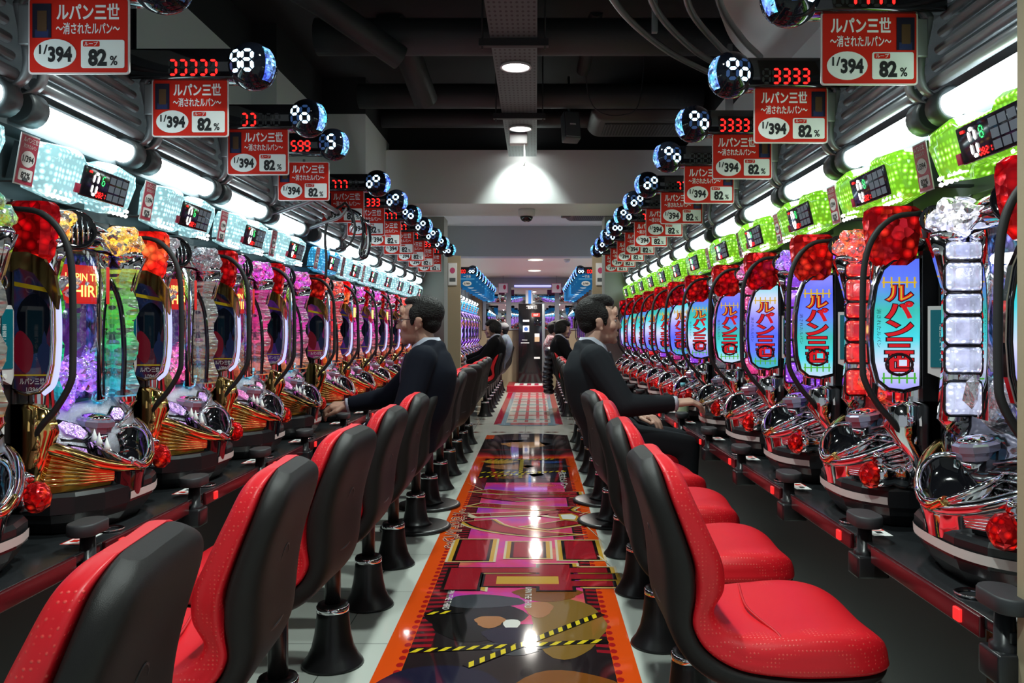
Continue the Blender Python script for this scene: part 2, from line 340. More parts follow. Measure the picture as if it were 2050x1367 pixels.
# the side walls behind and above the machine rows, with the boxed-out columns
W_ = M['white']
m_ = MB(); m_.box(-2.1,-1.92,-1.5,5.9,0,3.08); m_.box(-2.1,-1.92,-1.5,5.9,3.08,3.4,1); struct('wall_left', m_, [W_, M['dark_ceiling']])
m_ = MB(); m_.box(-2.1,-1.74,5.9,7.15,0,3.08); m_.box(-2.1,-1.74,5.9,7.15,3.08,3.4,1); struct('wall_left_column', m_, [W_, M['dark_ceiling']])
m_ = MB(); m_.box(-2.1,-1.36,7.15,8.3,2.05,3.08); m_.box(-2.1,-1.36,7.15,8.3,3.08,3.4,1); struct('wall_left_bulkhead', m_, [W_, M['dark_ceiling']])
m_ = MB(); m_.box(1.62,2.2,-1.5,9.2,0,2.9); m_.box(1.62,2.2,-1.5,9.2,2.9,3.4,1); struct('wall_right', m_, [W_, M['dark_ceiling']])
m_ = MB(); m_.box(1.56,1.9,6.2,8.2,2.05,2.95); struct('wall_right_bulkhead', m_, W_)
# dropped white ceiling over the right row: its edge is an arc
m_ = MB(); arc = [(1.0-.0, 1.0)]
pts = [(.84,-1.5),(.86,3.0),(.98,3.85),(1.10,4.25),(1.25,4.6),(1.45,4.9),(1.7,5.15)]
pts = [(p.x, p.y) for p in spl([(a, b, 0) for a, b in pts], 5)]+[(2.2,5.2),(2.2,-1.5)]
m_.prism(pts, .22, 0, 'xy', 2.78); struct('ceiling_drop', m_, W_)
m_ = MB()
for (x0, z0, z1) in ((-1.90, 2.55, 2.92),):
    m_.box(-1.92,-1.90,3.9,3.92,2.45,2.95); m_.box(-1.92,-1.90,4.14,4.16,2.45,2.95); m_.box(-1.92,-1.90,3.9,4.16,2.93,2.95); m_.box(-1.92,-1.905,3.92,4.14,2.45,2.93)
struct('trim_2', m_, M['black_gloss'])
# pillars where each row ends, panels where the second rows begin
for sd, nm in ((-1, 'left'), (1, 'right')):
    m_ = MB(); a, b = sorted((sd*.885, sd*1.9)); m_.box(a,b,9.03,9.4,0,2.45); struct('wall_pillar_'+nm, m_, mat('pillar_green_grey_'+nm, (.30,.34,.30), .6))
    m_ = MB(); a, b = sorted((sd*1.36, sd*3.2)); m_.box(a,b,11.2,17.5,0,2.33); struct('wall_far_'+nm, m_, M['beige'])
m_ = MB(); m_.box(.962,1.9,1.36,1.42,0,3.3); struct('wall_end_panel', m_, mat('end_panel_beige', (.36,.30,.20), .55, bump=.05, bscale=80))
m_ = MB(); m_.box(-3.2,3.2,17.4,17.6,0,2.4); struct('wall_end', m_, M['beige'])
m_ = MB()                                                       # brushed band round the mirrors
m_.box(-1.0,1.0,17.36,17.4,1.22,2.33); struct('trim_3', m_, mat('mirror_surround', (.36,.38,.40), .3, .5))
mir = mat('mirror_silver', (.8,.82,.84), .02, 1)
k = 0
for x0, x1 in ((-.93,-.50),(-.40,.53),(.62,1.0)):
    for z0, z1 in ((1.25,1.78),(1.80,2.12)):
        k += 1; m_ = MB(); m_.bbox(x0,x1,17.345,17.362,z0,z1,.006); struct('mirror_pane_%d' % k, m_, mir)   # mirror panes
m_ = MB(); m_.box(-.33,.45,17.335,17.36,2.135,2.165); o = obj('light_strip', m_, lit('strip_violet', (.35,.35,1), 2.2)); tag(o, 'slim violet light strip above the middle mirror of the end wall', 'light')
# raised step at the far end
m_ = MB(); m_.bbox(-.44,.38,15.95,17.3,0,.125,.006,0); m_.box(-.30,.26,16.05,16.8,.125,.1265,1)
for k in range(3): m_.box(-.2+.15*k,-.12+.15*k,16.1,16.7,.1265,.1275,2)
o = obj('step_platform', m_, [mat('step_red', (.42,.012,.03), .3), M['paper'], mat('pink_print', (.6,.05,.12), .4)]); tag(o, 'low red step with a white poster on top before the black payout machine', 'step')
# ------------------------------------------------------------------ ceiling services
t = thing('cable_tray', 'long perforated grey cable tray hanging under the black ceiling', 'cable tray', (0,0,2.86))
def tray_mat():
    m, N, L, b = nt('perforated_grey'); tc = N.new('ShaderNodeTexCoord'); mp = N.new('ShaderNodeMapping'); mp.inputs['Scale'].default_value = (1,.5,1)
    vo = N.new('ShaderNodeTexVoronoi'); vo.inputs['Scale'].default_value = 34; vo.inputs['Randomness'].default_value = 0.05
    L.new(tc.outputs['Object'], mp.inputs[0]); L.new(mp.outputs[0], vo.inputs['Vector'])
    r = N.new('ShaderNodeValToRGB'); r.color_ramp.elements[0].position = .22; r.color_ramp.elements[0].color = (.008,.009,.01,1); r.color_ramp.elements[1].position = .26; r.color_ramp.elements[1].color = (.07,.085,.088,1)
    L.new(vo.outputs['Distance'], r.inputs[0]); L.new(r.outputs[0], b.inputs['Base Color']); b.inputs['Roughness'].default_value = .55; return m
m_ = MB(); m_.box(-.135,.135,-1.2,7.85,0,.006); m_.box(-.135,-.13,-1.2,7.85,.006,.05); m_.box(.13,.135,-1.2,7.85,.006,.05); obj('tray', m_, tray_mat(), t)
for y in (1.5, 3.1, 4.7, 6.3):
    m_ = MB(); m_.box(-.2,.2,y-.02,y+.02,-.045,-.003)
    for sx in (-.18,.18): m_.tube([(sx,y,-.06),(sx,y,.54)], .006, 6)
    obj('hanger', m_, M['black_matte'], t)
for i, (x, y) in enumerate(DL+[(0, 6.75), (0, 7.96)]):
    t = thing('downlight', 'round white ceiling downlight in the cable tray, '+nth(i), 'downlight', (x, y, 2.86 if y < 7.9 else 2.985), group='downlights along the cable tray')
    m_ = MB(); m_.lathe([(.095,-.0),(.10,-.012),(.088,-.014),(.082,-.004),(.082,.02)], n=32, cap=False); obj('bezel', m_, M['offwhite'], t)
    m_ = MB(); m_.lathe([(.001,-.006),(.05,-.008),(.084,-.004)], n=32, cap=False); obj('lens', m_, M['lamp_white'], t)
    if y > 7.9: m_ = MB(); m_.tube([(0,0,.01),(0,0,.42)], .012, 8); obj('stem', m_, M['black_matte'], t)
t = thing('junction_box', 'small white box with a dangling cord beneath the cable tray', 'junction box', (-.02,6.95,2.80))
m_ = MB(); m_.bbox(-.075,.075,-.05,.05,-.035,.055,.006); obj('housing', m_, M['offwhite'], t)
m_ = MB(); m_.tube([(.05,-.03,-.03),(.053,-.032,-.16),(.045,-.03,-.22)], .008, 8); obj('cord', m_, M['offwhite'], t)
for y, z, r, g in ((5.45,3.14,.12,0),(6.75,3.12,.10,1),(7.75,3.2,.09,2)):
    m_ = MB(); m_.tube([(-1.33,y,z),(-1,y,z),(1,y,z),(1.5,y,z)], r, 20); o = obj('air_duct', m_, M['duct']); tag(o, 'dark round air duct crossing under the black ceiling, '+('nearest to the camera','in the middle of three','beside the white beam')[g], 'duct', 'ceiling ducts')
for i, (a, b, r) in enumerate((((-1.60,4.7,3.35),(-.75,5.3,2.95),.08),((-.9,5.75,3.42),(-.75,6.5,3.02),.10),((.55,5.7,3.42),(.5,6.5,3.25),.05))):
    m_ = MB(); m_.tube([a, tuple((Vector(a)+Vector(b))/2+Vector((0,0,.03))), b], r, 14); o = obj('overhead_pipe', m_, M['duct']); tag(o, ('long dark pipe slanting over the left bulkhead','short fat dark pipe elbowing down under the ceiling','thin dark pipe running back over the air conditioner')[i], 'pipe')
m_ = MB()                                                        # thin wires
m_.tube(spl([(.50,6.5,3.42),(.55,6.52,3.05),(.65,6.55,2.93),(.82,6.58,2.92),(.95,6.55,3.0),(1.0,6.55,3.42)],6), .005, 6); o = obj('hanging_cable', m_, M['duct']); tag(o, 'thin slack cable looping above the near ceiling air conditioner', 'cable')
def aircon(name, x0, x1, y0, y1, z, lab):
    t = thing(name, lab, 'air conditioner', ((x0+x1)/2, (y0+y1)/2, z)); a, b = (x1-x0)/2, (y1-y0)/2
    rings = []
    for k, zz in ((1,.05),(1,.03),(.96,.0),(.9,-.03),(.84,-.045)):
        rings.append([(p[0], p[1], zz) for p in rrect(-a*k,a*k,-b*k,b*k,.05)])
    m_ = MB(); m_.loft(rings); obj('cover', m_, M['ac'], t)
    m_ = MB(); m_.box(-a*.74,a*.74,-b*.6,b*.6,-.052,-.046)
    obj('intake', m_, M['ac_dark'], t)
    m_ = MB()
    for k in range(26): x = -a*.72+a*1.44*k/25; m_.box(x-.004,x+.004,-b*.6,b*.6,-.058,-.052)
    obj('grille', m_, M['ac'], t)
    m_ = MB(); m_.box(-a*.8,a*.8,b*.2,b*.8,.05,.3); obj('chassis', m_, M['black_matte'], t)
    for sx in (-1,1):
        m_ = MB(); m_.tube([(sx*a*.7,b*.5,.3),(sx*a*.7,b*.5,3.4-z if y0 < 9 else 2.8-z)], .008, 6); obj('hanger_rod', m_, M['black_matte'], t)
aircon('air_conditioner', .60, 1.54, 6.92, 7.6, 3.02, 'dark cassette air conditioner hanging above the near black ceiling space')
aircon('air_conditioner', .50, 1.35, 9.9, 11.0, 2.70, 'dark air conditioner hung beyond the white beam')
def speaker(x, y, z, lab, top, k=1):
    t = thing('speaker', lab, 'speaker', (x, y, z)); t.rotation_euler = (math.radians(-12), 0, math.radians(14))
    m_ = MB(); m_.bbox(-.07*k,.07*k,-.06*k,.06*k,-.12*k,.12*k,.012); obj('housing', m_, M['dgrey'], t)
    m_ = MB(); m_.bbox(-.06*k,.06*k,-.068*k,-.058*k,-.11*k,.11*k,.004); m_.box(-.025*k,.025*k,-.071*k,-.068*k,-.006,.006,1); obj('grille', m_, [M['grey'], M['offwhite']], t)
    m_ = MB(); m_.tube([(0,.03,.11*k),(.02,.05,.3*k),(.03,.06,top)], .012*k, 8); obj('bracket', m_, M['grey'], t)
speaker(.42, 6.9, 2.90, 'grey box speaker hanging from a bracket beside the air conditioner', .5)
speaker(.47, 9.4, 2.58, 'small grey speaker hanging beyond the white beam', .22, .75)
t = thing('security_camera', 'white dome security camera under the white beam', 'security camera', (.03, 8.5, 2.45))
m_ = MB(); m_.lathe([(.001,0),(.085,0),(.088,-.02),(.085,-.07),(.07,-.075)], n=28); obj('housing', m_, M['offwhite'], t)
m_ = MB(); m_.lathe([(.068,-.07),(.066,-.09),(.05,-.118),(.025,-.13),(.001,-.132)], n=28); obj('dome', m_, M['black_gloss'], t)
t = thing('smoke_detector', 'small smoke detector on the far cream ceiling', 'smoke detector', (.62, 13.0, 2.33))
m_ = MB(); m_.lathe([(.001,0),(.05,0),(.05,-.02),(.03,-.05),(.001,-.052)], n=20); obj('housing', m_, M['offwhite'], t)
M['far_lens'] = lit('far_lens', (1,.95,.85), 8)
for x, y, z in FARL:
  t = thing('recessed_light', 'round recessed light in the '+({13.1:'far cream ceiling, nearest the grey beam', 15.4:'far cream ceiling, nearest the end wall', 10.35:'white ceiling over the cross aisle'}[y]), 'ceiling light', (x, y, z))
  m_ = MB(); m_.lathe([(.13,-.002),(.145,-.008),(.12,-.009)], n=28, cap=False); obj('bezel', m_, M['offwhite'], t)
  m_ = MB(); m_.lathe([(.001,-.004),(.12,-.004)], n=28, cap=False); obj('lens', m_, M['far_lens'], t)
# curved chrome rails under the dropped ceiling
for i, pp in enumerate((((.30,2.9),(.47,3.7),(.80,4.35),(1.20,4.85)),((.52,3.0),(.66,3.75),(.95,4.35),(1.25,4.75)),((.68,3.0),(.82,3.75),(1.08,4.3),(1.30,4.65)),((.80,3.0),(.95,3.7),(1.18,4.2),(1.36,4.5)))):
    m_ = MB(); m_.tube(spl([(x, y, 2.69) for x, y in pp], 8), .017, 10); o = obj('ceiling_rail', m_, mat('rail_metal_%d' % i, (.26,.25,.23), .3, .8))
    tag(o, 'curved metal rail under the ceiling edge, '+('outermost over the aisle','second from the aisle','third from the aisle','innermost by the white ceiling')[i], 'rail', 'curved ceiling rails')
for x, y, lab in ((.70,3.95,'square metal hanger post holding the curved rails over the aisle'),(1.22,4.62,'square metal hanger post at the inner end of the curved rails')):
    m_ = MB(); m_.bbox(x-.014,x+.014,y-.014,y+.014,2.62,3.4 if x < 1 else 2.80,.003); tag(obj('hanger_post', m_, M['grey']), lab, 'post')
# ------------------------------------------------------------------ pachinko machine (x: the player's right, y: into the wall, z: up)
ZB = .66                                                # underside of the machine frame, on the desk
def art_mat(name, cols, es):
    m, N, L, b = nt(name); m.cycles.emission_sampling = 'NONE'
    tc = N.new('ShaderNodeTexCoord'); oi = N.new('ShaderNodeObjectInfo'); ad = N.new('ShaderNodeVectorMath'); ad.operation = 'ADD'
    L.new(tc.outputs['Object'], ad.inputs[0]); L.new(oi.outputs['Random'], ad.inputs[1])
    nz = N.new('ShaderNodeTexNoise'); nz.inputs['Scale'].default_value = 5; nz.inputs['Detail'].default_value = 6; nz.inputs['Distortion'].default_value = 1.2
    L.new(ad.outputs[0], nz.inputs['Vector']); r = N.new('ShaderNodeValToRGB'); L.new(nz.outputs['Fac'], r.inputs[0]); e = r.color_ramp.elements
    e[0].position = .3; e[0].color = (*cols[0],1); e[1].position = .72; e[1].color = (*cols[-1],1)
    for i in range(1, len(cols)-1): q = e.new(.3+.42*i/(len(cols)-1)); q.color = (*cols[i],1)
    L.new(r.outputs[0], b.inputs['Base Color']); L.new(r.outputs[0], b.inputs['Emission Color']); b.inputs['Emission Strength'].default_value = es
    b.inputs['Roughness'].default_value = .05; b.inputs['Coat Weight'].default_value = .6; return m
M['art_a'] = art_mat('art_dark_navy', [(.003,.003,.006),(.008,.010,.03),(.05,.006,.012),(.010,.018,.06),(.004,.004,.008),(.09,.012,.02)], .5)
M['art_b'] = art_mat('art_crimson', [(.006,.003,.012),(.15,.01,.04),(.03,.012,.08),(.35,.015,.06)], .8)
M['art_c'] = art_mat('art_violet', [(.004,.003,.014),(.06,.012,.12),(.012,.012,.07),(.22,.015,.14)], .7)
M['board_p'] = glow('board_purple', [(.02,.01,.06),(.35,.1,.9),(.05,.15,.7),(.02,.01,.04),(.6,.1,.5)], 1.3, 46, (.08,.07,.1), .45)
M['board_r'] = glow('board_red', [(.02,.01,.02),(.8,.03,.12),(.5,.03,.4),(.03,.01,.03),(.9,.3,.1)], 1.3, 46, (.08,.06,.07), .45)
M['board_b'] = glow('board_blue', [(.01,.02,.06),(.1,.3,.9),(.3,.25,.9),(.01,.02,.05),(.2,.7,.9)], 3.0, 46, (.08,.08,.1), .45)
def logo_mat():
    m, N, L, b = nt('logo_backlight'); m.cycles.emission_sampling = 'NONE'
    tc = N.new('ShaderNodeTexCoord'); oi = N.new('ShaderNodeObjectInfo'); sx = N.new('ShaderNodeSeparateXYZ'); L.new(tc.outputs['Object'], sx.inputs[0])
    a = N.new('ShaderNodeMath'); a.operation = 'MULTIPLY_ADD'; L.new(sx.outputs[2], a.inputs[0]); a.inputs[1].default_value = 2.3; L.new(oi.outputs['Random'], a.inputs[2])
    f = N.new('ShaderNodeMath'); f.operation = 'FRACT'; L.new(a.outputs[0], f.inputs[0]); r = N.new('ShaderNodeValToRGB'); L.new(f.outputs[0], r.inputs[0]); e = r.color_ramp.elements
    cs = [(.10,.16,1),(.32,.30,1),(.75,.78,1),(.05,.75,.85),(.03,.55,.45),(.12,.22,1),(.10,.16,1)]
    e[0].color = (*cs[0],1); e[1].color = (*cs[-1],1)
    for i in range(1, 6): q = e.new(i/6); q.color = (*cs[i],1)
    L.new(r.outputs[0], b.inputs['Emission Color']); b.inputs['Emission Strength'].default_value = .95; b.inputs['Base Color'].default_value = (.1,.1,.2,1); b.inputs['Roughness'].default_value = .12; return m
M['logo_back'] = logo_mat()
M['p_navy'] = mat('painted_navy', (.006,.010,.022), .08); M['p_crim'] = lit('painted_crimson', (.20,.006,.02), .25); M['p_blue'] = lit('painted_blue', (.008,.016,.07), .3)
M['logo_red'] = lit('logo_red', (.75,.012,.02), .75); M['logo_dark'] = mat('logo_outline', (.03,.004,.01), .3); M['logo_gold'] = lit('logo_yellow', (.75,.5,.03), .8); M['logo_green'] = lit('logo_green', (.1,.55,.05), .7)
M['third'] = lit('marquee_yellow', (1,.62,.12), 2.6); M['marquee_red'] = lit('marquee_red', (.75,.02,.015), .7)
M['jewel'] = glow('jewel_lilac', [(.45,.15,.9),(.8,.5,1),(.6,.3,.9)], 1.7, 160, (.5,.4,.7), .6, .2, .5)
M['jewel_pink'] = glow('jewel_pink', [(1,.1,.6),(1,.3,.75),(.9,.15,.8)], 1.2, 160, (.7,.3,.5), .6, .2, .5)
M['sparkle'] = mat('sparkle_silver', (.56,.57,.66), .24, .85, bump=.5, bscale=320)
def X(o_): return [(p[0], p[1]) for p in o_]
prof0 = [(0,.985),(-.045,.975),(-.085,.945),(-.118,.915),(-.135,.88),(-.14,.84),(-.135,.80),(-.12,.768),(0,.768)]
PROF = spl([(y, z, 0) for y, z in prof0], 3)
def body_pt(x, t):
    f = t*(len(PROF)-1); i = min(int(f), len(PROF)-2); p = PROF[i].lerp(PROF[i+1], f-i)
    sc = 1.0-.42*(abs(x)/.26)**2.2; dip = -.02*math.exp(-(x/.09)**2)
    return Vector((x, p.x*sc, p.y+(dip if p.x < -.06 else 0)+.03*(abs(x)/.26)**2*(1 if p.y > .9 else 0)))
def body_n(x, t):
    a = body_pt(x+.004, t)-body_pt(x-.004, t); b = body_pt(x, min(t+.02,1))-body_pt(x, max(t-.02,0)); n = a.cross(b).normalized()
    return n if n.y < 0 else -n
def wing_outline():
    return [(-.02,.992),(-.07,.975),(-.115,.982),(-.145,1.01),(-.158,1.07),(-.163,1.15),(-.161,1.24),(-.15,1.31),(-.13,1.36),(-.10,1.385),(-.02,1.392)]
def wing_in(k=.010):
    c = Vector((-.088,1.185,0)); return [(c.x+(y-c.x)*(1-k*12), c.y+(z-c.y)*(1-k*4.4)) for y, z in wing_outline()]
YZ = lambda s: Matrix(((0,0,s,0),(s*1.0,0,0,0),(0,1,0,0),(0,0,0,1)))   # text plane -> side panel facing s*x: text x runs along -s*y
def build_machine(hi, mn, lab):
    """mn: the flank that carries the winged side panel and the red beacon"""
    dw = 0 if mn < 0 else -.048
    sh = lambda pts: [((a if mn > 0 else a*.82)+dw, 1.20+(b-1.20)*(.80 if b < 1.2 else .93)) for a, b in pts]
    t = thing('pachinko_machine', lab, 'pachinko machine', (0,0,ZB)); U = Matrix.Translation((0,0,-ZB))
    def mb(): q = MB(); q.M = U.copy(); return q
    # cabinet
    q = mb(); q.bbox(-.26,.26,.03,.13,ZB,1.51,.006)
    q.bbox(-.26,-.20,-.03,.03,ZB,1.51,.006); q.bbox(.20,.26,-.03,.03,ZB,1.51,.006); q.bbox(-.2,.2,-.03,.03,1.40,1.51,.006); q.bbox(-.2,.2,-.03,.03,ZB,.99,.006)
    obj('cabinet', q, M['black'], t)
    # board with its screen, ornaments
    q = mb(); q.box(-.2,.2,.005,.03,.985,1.405); obj('play_board', q, M['board_p'], t)
    q = mb(); q.bbox(-.105,.105,-.012,.006,1.10,1.27,.004); obj('screen', q, M['art_c'], t)
    if hi:
        q = mb()
        for k in range(5): q.tube([(-.11+.055*k,-.012,1.285),(-.10+.05*k,-.045,1.31+.012*(k%2))], [.012,.006], 6)
        q.tube(spl([(-.13,-.01,1.09),(-.15,-.03,1.18),(-.13,-.02,1.29),(0,-.025,1.325),(.13,-.02,1.29),(.15,-.03,1.18),(.13,-.01,1.09)],4), .012, 8); obj('screen_ornament', q, M['g_chrome'], t)
        q = mb()
        for k in range(14): a = k*.9; q.ico((-.15+.019*k,-.035-.022*math.sin(a*2),1.02+.03*math.cos(a)+.004*k), .036, 1, 0, (1,.8,1.25), .22, False)
        obj('crystal_cluster', q, M['g_purple'], t)
        q = mb()
        for k in range(4): q.ico((.10+.012*k,-.055+.01*k,1.0+.035*k), .030, 1, 0, (1,.8,1.2), .2, False)
        obj('crystal_lamp', q, M['g_cyan'], t)
        q = mb(); q.tube([(-.10,-.03,1.345),(.06,-.035,1.338)], .012, 10); obj('tube_lamp', q, M['seg_white'], t) if mn > 0 else None
        q = mb(); q.prism([(-.06,1.25),(-.03,1.17),(0,1.15),(.035,1.2),(.02,1.25)],.012,0,'xz',-.06); obj('red_jewel', q, M['red_gem'], t) if mn > 0 else None
    q = mb(); rows = []
    for i in range(9):
        x = -.2+.05*i; rows.append([(x,-.04-.045*(1-(x/.2)**2),z) for z in (.985,1.405)])
    q.loft(rows, closed=False, cap=False); obj('glass_pane', q, M['glass'], t)
    # marquee with its two lit lines of lettering, standing off the far pillar
    R = at(.045,-.04,.01,Matrix.Rotation(math.radians(-30),4,'Z'))
    q = mb(); q.M = U @ R; q.bbox(-.088,.075,0,.02,1.25,1.36,.004,0)
    if hi:
        q.text('LUPIN THE', 0, 1.315, .022, 1, .115, .010, True, XZ, depth=-.002); q.text('THIRD', 0, 1.27, .034, 1, .115, .012, True, XZ, depth=-.002)
    else: q.box(-.08,.08,-.003,-.001,1.27,1.335,1)
    if mn < 0: obj('marquee', q, [M['marquee_red'] if mn < 0 else M['g_blue'], M['third'] if mn < 0 else M['seg_blue']], t)
    # pillars
    for s in (-1, 1):
        q = mb(); rings = []
        for z, k in ((.94,.8),(.97,1),(1.1,.9),(1.28,.9),(1.36,1.1),(1.405,1.25)):
            rings.append([(s*(.205-.028*k),-.02,z),(s*(.205-.032*k),-.07*k,z),(s*(.205-.015*k),-.105*k,z),(s*(.205+.012*k),-.105*k,z),(s*(.235),-.07,z),(s*(.235),-.02,z)])
        q.loft(rings); p = obj('pillar', q, M['chrome'], t)
        zs = [(.985,.075),(1.085,.058),(1.152,.062),(1.224,.045),(1.278,.064),(1.352,.040)] if mn > 0 else []
        seg = None
        if mn < 0:
            seg = mb(); rows = []
            for i in range(13):
                z = .985+.032*i; k = 1+.10*math.sin(i*1.7); rows.append([(s*(.178-.004*k),-.022,z),(s*(.172-.004*k),-.045*k,z),(s*(.168-.006*k),-.075*k,z),(s*(.176),-.100*k,z),(s*(.196),-.112*k,z)])
            seg.loft(rows, 0, True, False, False)
            if s != mn: seg.tube(spl([(s*.168,-.012,1.385),(s*.160,-.055,1.33),(s*.158,-.085,1.25),(s*.158,-.095,1.12),(s*.160,-.09,.99)],4), .008, 6, 1)
        for i, (z, h) in enumerate(zs):
            if hi or seg is None: seg = mb()
            rr = []
            for dx, k in ((0,1.0),(-.010,.92),(-.016,.6)):
                c = (-.062,z+h/2); o_ = rrect(c[0]-.043*k,c[0]+.043*k,c[1]-h/2*k,c[1]+h/2*k,.012*k,3)
                rr.append([(s*(.176+dx), a, b) for a, b in o_])
            seg.loft(rr, 0, True)
            ring = [(s*.173, a, b) for a, b in rrect(-.062-.046,-.062+.046,z-.003,z+h+.003,.014,3)]
            seg.tube(ring, .0035, 5, 1, True)
            if hi: obj('lamp_segment', seg, [M['g_white'], M['black_gloss']], p)
        if not hi or mn < 0: obj('lamp_column', seg, [M['g_white'] if mn > 0 else M['s_gold'], M['black_gloss']], p)
        # crystal crown, speaker, red beacon, wing
        q = mb(); random.seed(3+s)
        for a, b, c, r in ((s*.175,-.075,1.435,.038),(s*.205,-.10,1.445,.034),(s*.19,-.06,1.475,.034),(s*.15,-.08,1.465,.028),(s*.165,-.105,1.475,.026)): q.ico((a,b,c), r, 2 if hi else 1, 0, (1.25,1,.85), .14, not hi)
        q.loft([[(s*.205+k*.045*math.cos(a),-.08+k*.042*math.sin(a),z) for a in [2*PI*j/12 for j in range(12)]] for z, k in ((1.395,.9),(1.41,1.15),(1.425,1.0))], 1)
        obj('crystal_crown', q, [M['g_chrome'], M['chrome']], t)
        if s != mn and mn < 0: continue
        q = mb(); q.M = U @ (at(s*.085,-.082,1.455,Matrix.Rotation(s*.75,4,'Z') @ Matrix.Rotation(-.2,4,'X') @ Matrix.Scale(1.12,4)) if s == mn else at(s*.215,-.112,1.452,Matrix.Rotation(.95,4,'Z') @ Matrix.Scale(.66,4)))
        q.lathe([(.001,.0),(.036,.0),(.046,.008),(.05,.006),(.052,-.006),(.04,-.03)], n=22, axis='y', m=0)
        for k in range(6): x = -.03+.012*k; hh = math.sqrt(max(.0001,.04**2-x*x)); q.tube([(x,-.0,-hh),(x,-.007,0),(x,-.0,hh)], .0028, 5, 1)
        obj('speaker', q, [M['black_gloss'], M['gold'] if s != mn else M['chrome']], t)
        if s != mn: continue
        lamp = mb(); rings = []
        for z, k in ((1.352,.62),(1.372,.84),(1.42,.97),(1.47,1.05),(1.495,1.0),(1.505,.82)):
            o_ = [(.20,-.03),(.262,-.03),(.27,-.05),(.27,-.135),(.255,-.158),(.225,-.162),(.20,-.14)]
            cx, cy_ = .238,-.095
            if s < 0: o_ = [(a, -.018+(b+.03)*.80) for a, b in o_]; cy_ = -.07
            rings.append([(s*(cx+(a-cx)*k), dw+cy_+(b-cy_)*k+(.035*(1.42-z) if z < 1.42 else 0), z) for a, b in o_])
        lamp.loft(rings, smooth=False); obj('beacon_lamp', lamp, M['red_lamp'], t)
        x0 = s*.242
        q = mb(); q.prism(sh(wing_outline()), s*.014, 0, 'yz', x0); wg = obj('side_wing', q, M['gold'] if s < 0 else M['chrome'], t)
        xo = s*.2568; ins = sh(wing_in())
        if s < 0:
            q = mb(); q.poly([(xo, a, b) for a, b in ins], 0); pn = obj('picture_panel', q, [M['art_a']], wg)
            q = mb(); q.prism([(-.078+.040*math.cos(a)*(1+.12*math.sin(3*a)), 1.20+.075*math.sin(a)) for a in [2*PI*k/24 for k in range(24)]], -.0004, 0, 'yz', xo); q.prism([(-.052+.026*math.cos(a), 1.13+.05*math.sin(a)*(1+.2*math.sin(2*a))) for a in [2*PI*k/20 for k in range(20)]], -.0006, 1, 'yz', xo); q.prism([(-.105+.014*math.cos(a)*(1+.3*math.cos(4*a)), 1.12+.05*math.sin(a)*(1+.25*math.sin(5*a))) for a in [2*PI*k/20 for k in range(20)]], -.0006, 2, 'yz', xo)
            q.prism([(-.128,1.275),(-.128,1.286),(-.03,1.305),(-.03,1.294)], -.0008, 3, 'yz', xo); obj('painted_shapes', q, [M['p_navy'], M['p_crim'], M['p_blue'], M['tape_y']], wg)
            q = mb(); q.M = U @ at(xo-.0015,-.075,0)
            if hi:
                q.text('ルパン三世', 0, 1.050, .013, 0, .062, .02, True, YZ(-1)); q.text('1/394', 0, 1.032, .010, 0, None, .01, True, YZ(-1))
            q.box(-.0005,.0,-.05,.052,1.07,1.074,1); obj('caption', q, [M['paper'], M['tape_y']], wg)
            q = mb(); q.tube([(xo-.003, a, b) for a, b in ins], .0045, 6, 0, True); obj('bezel', q, M['chrome'], wg)
            q = mb(); q.tube([(s*.249, a-.004, b) for a, b in [(p.x, p.y) for p in spl([(a, b, 0) for a, b in sh(wing_outline())[2:9]], 5)]], .0065, 8); obj('light_strip', q, M['lav'], wg)
            q = mb(); q.prism([(-.02,1.325),(-.05,1.338),(-.085,1.325),(-.115,1.285),(-.142,1.235),(-.146,1.27),(-.137,1.32),(-.11,1.36),(-.07,1.378),(-.02,1.378)], -.012, 0, 'yz', xo, smooth=False); obj('crest', q, M['gold'], wg)
        else:
            q = mb(); q.poly([(xo, a, b) for a, b in ins], 0); pn = obj('logo_panel', q, M['logo_back'], wg)
            q = mb()
            for i, ch in enumerate('ルパン三世'):
                q.M = U @ at(xo+.001,-.083+dw,1.262-.0455*i)
                q.text(ch, 0, 0, .036, 1, .080, .08, True, YZ(1)); q.text(ch, 0, 0, .036, 0, .073, .04, True, YZ(1), depth=.001); q.text(ch, 0, .0, .036, 2, .066, -.012, True, YZ(1), depth=.0016) if i < 1 else None
            q.M = U.copy()
            q.tube([(xo+.002, dw-.083+.034*math.cos(a), 1.095+.027*math.sin(a)) for a in [2*PI*k/18 for k in range(18)]], .004, 6, 1, True)
            for zz, mm in ((1.308,2),(1.060,3)):
                for k in range(5): q.box(xo+.0005,xo+.002,dw-.125+.02*k,dw-.121+.02*k,zz-.014,zz+.014,mm)
                q.box(xo+.0005,xo+.002,dw-.128,dw-.038,zz-.002,zz+.002,mm)
            if hi: q.M = U @ at(xo+.001,-.140+dw,1.19) ; q.text('消されたルパン', 0, 0, .009, 1, .10, .0, True, YZ(1) @ Matrix.Rotation(-PI/2,4,'Z'))
            obj('logo_lettering', q, [M['logo_red'], M['logo_dark'], M['logo_gold'], M['logo_green']], wg)
            q = mb(); q.tube([(xo+.003, a, b) for a, b in ins], .004, 6, 0, True); obj('bezel', q, M['black_gloss'], wg)
        rp = spl([(s*.264,-.03,1.485),(s*.268,-.10,1.475),(s*.268,-.15,1.43),(s*.268,-.176,1.36),(s*.268,-.182,1.25),(s*.268,-.182,1.10),(s*.268,-.175,1.05),(s*.266,-.14,.99),(s*.262,-.10,.945),(s*.25,-.08,.91)],4)
        rp = [Vector((p.x, p.y+dw, p.z)) for p in rp]
        q = mb(); q.tube(rp, .0085, 8); obj('guard_rail', q, M['black_matte'], t)
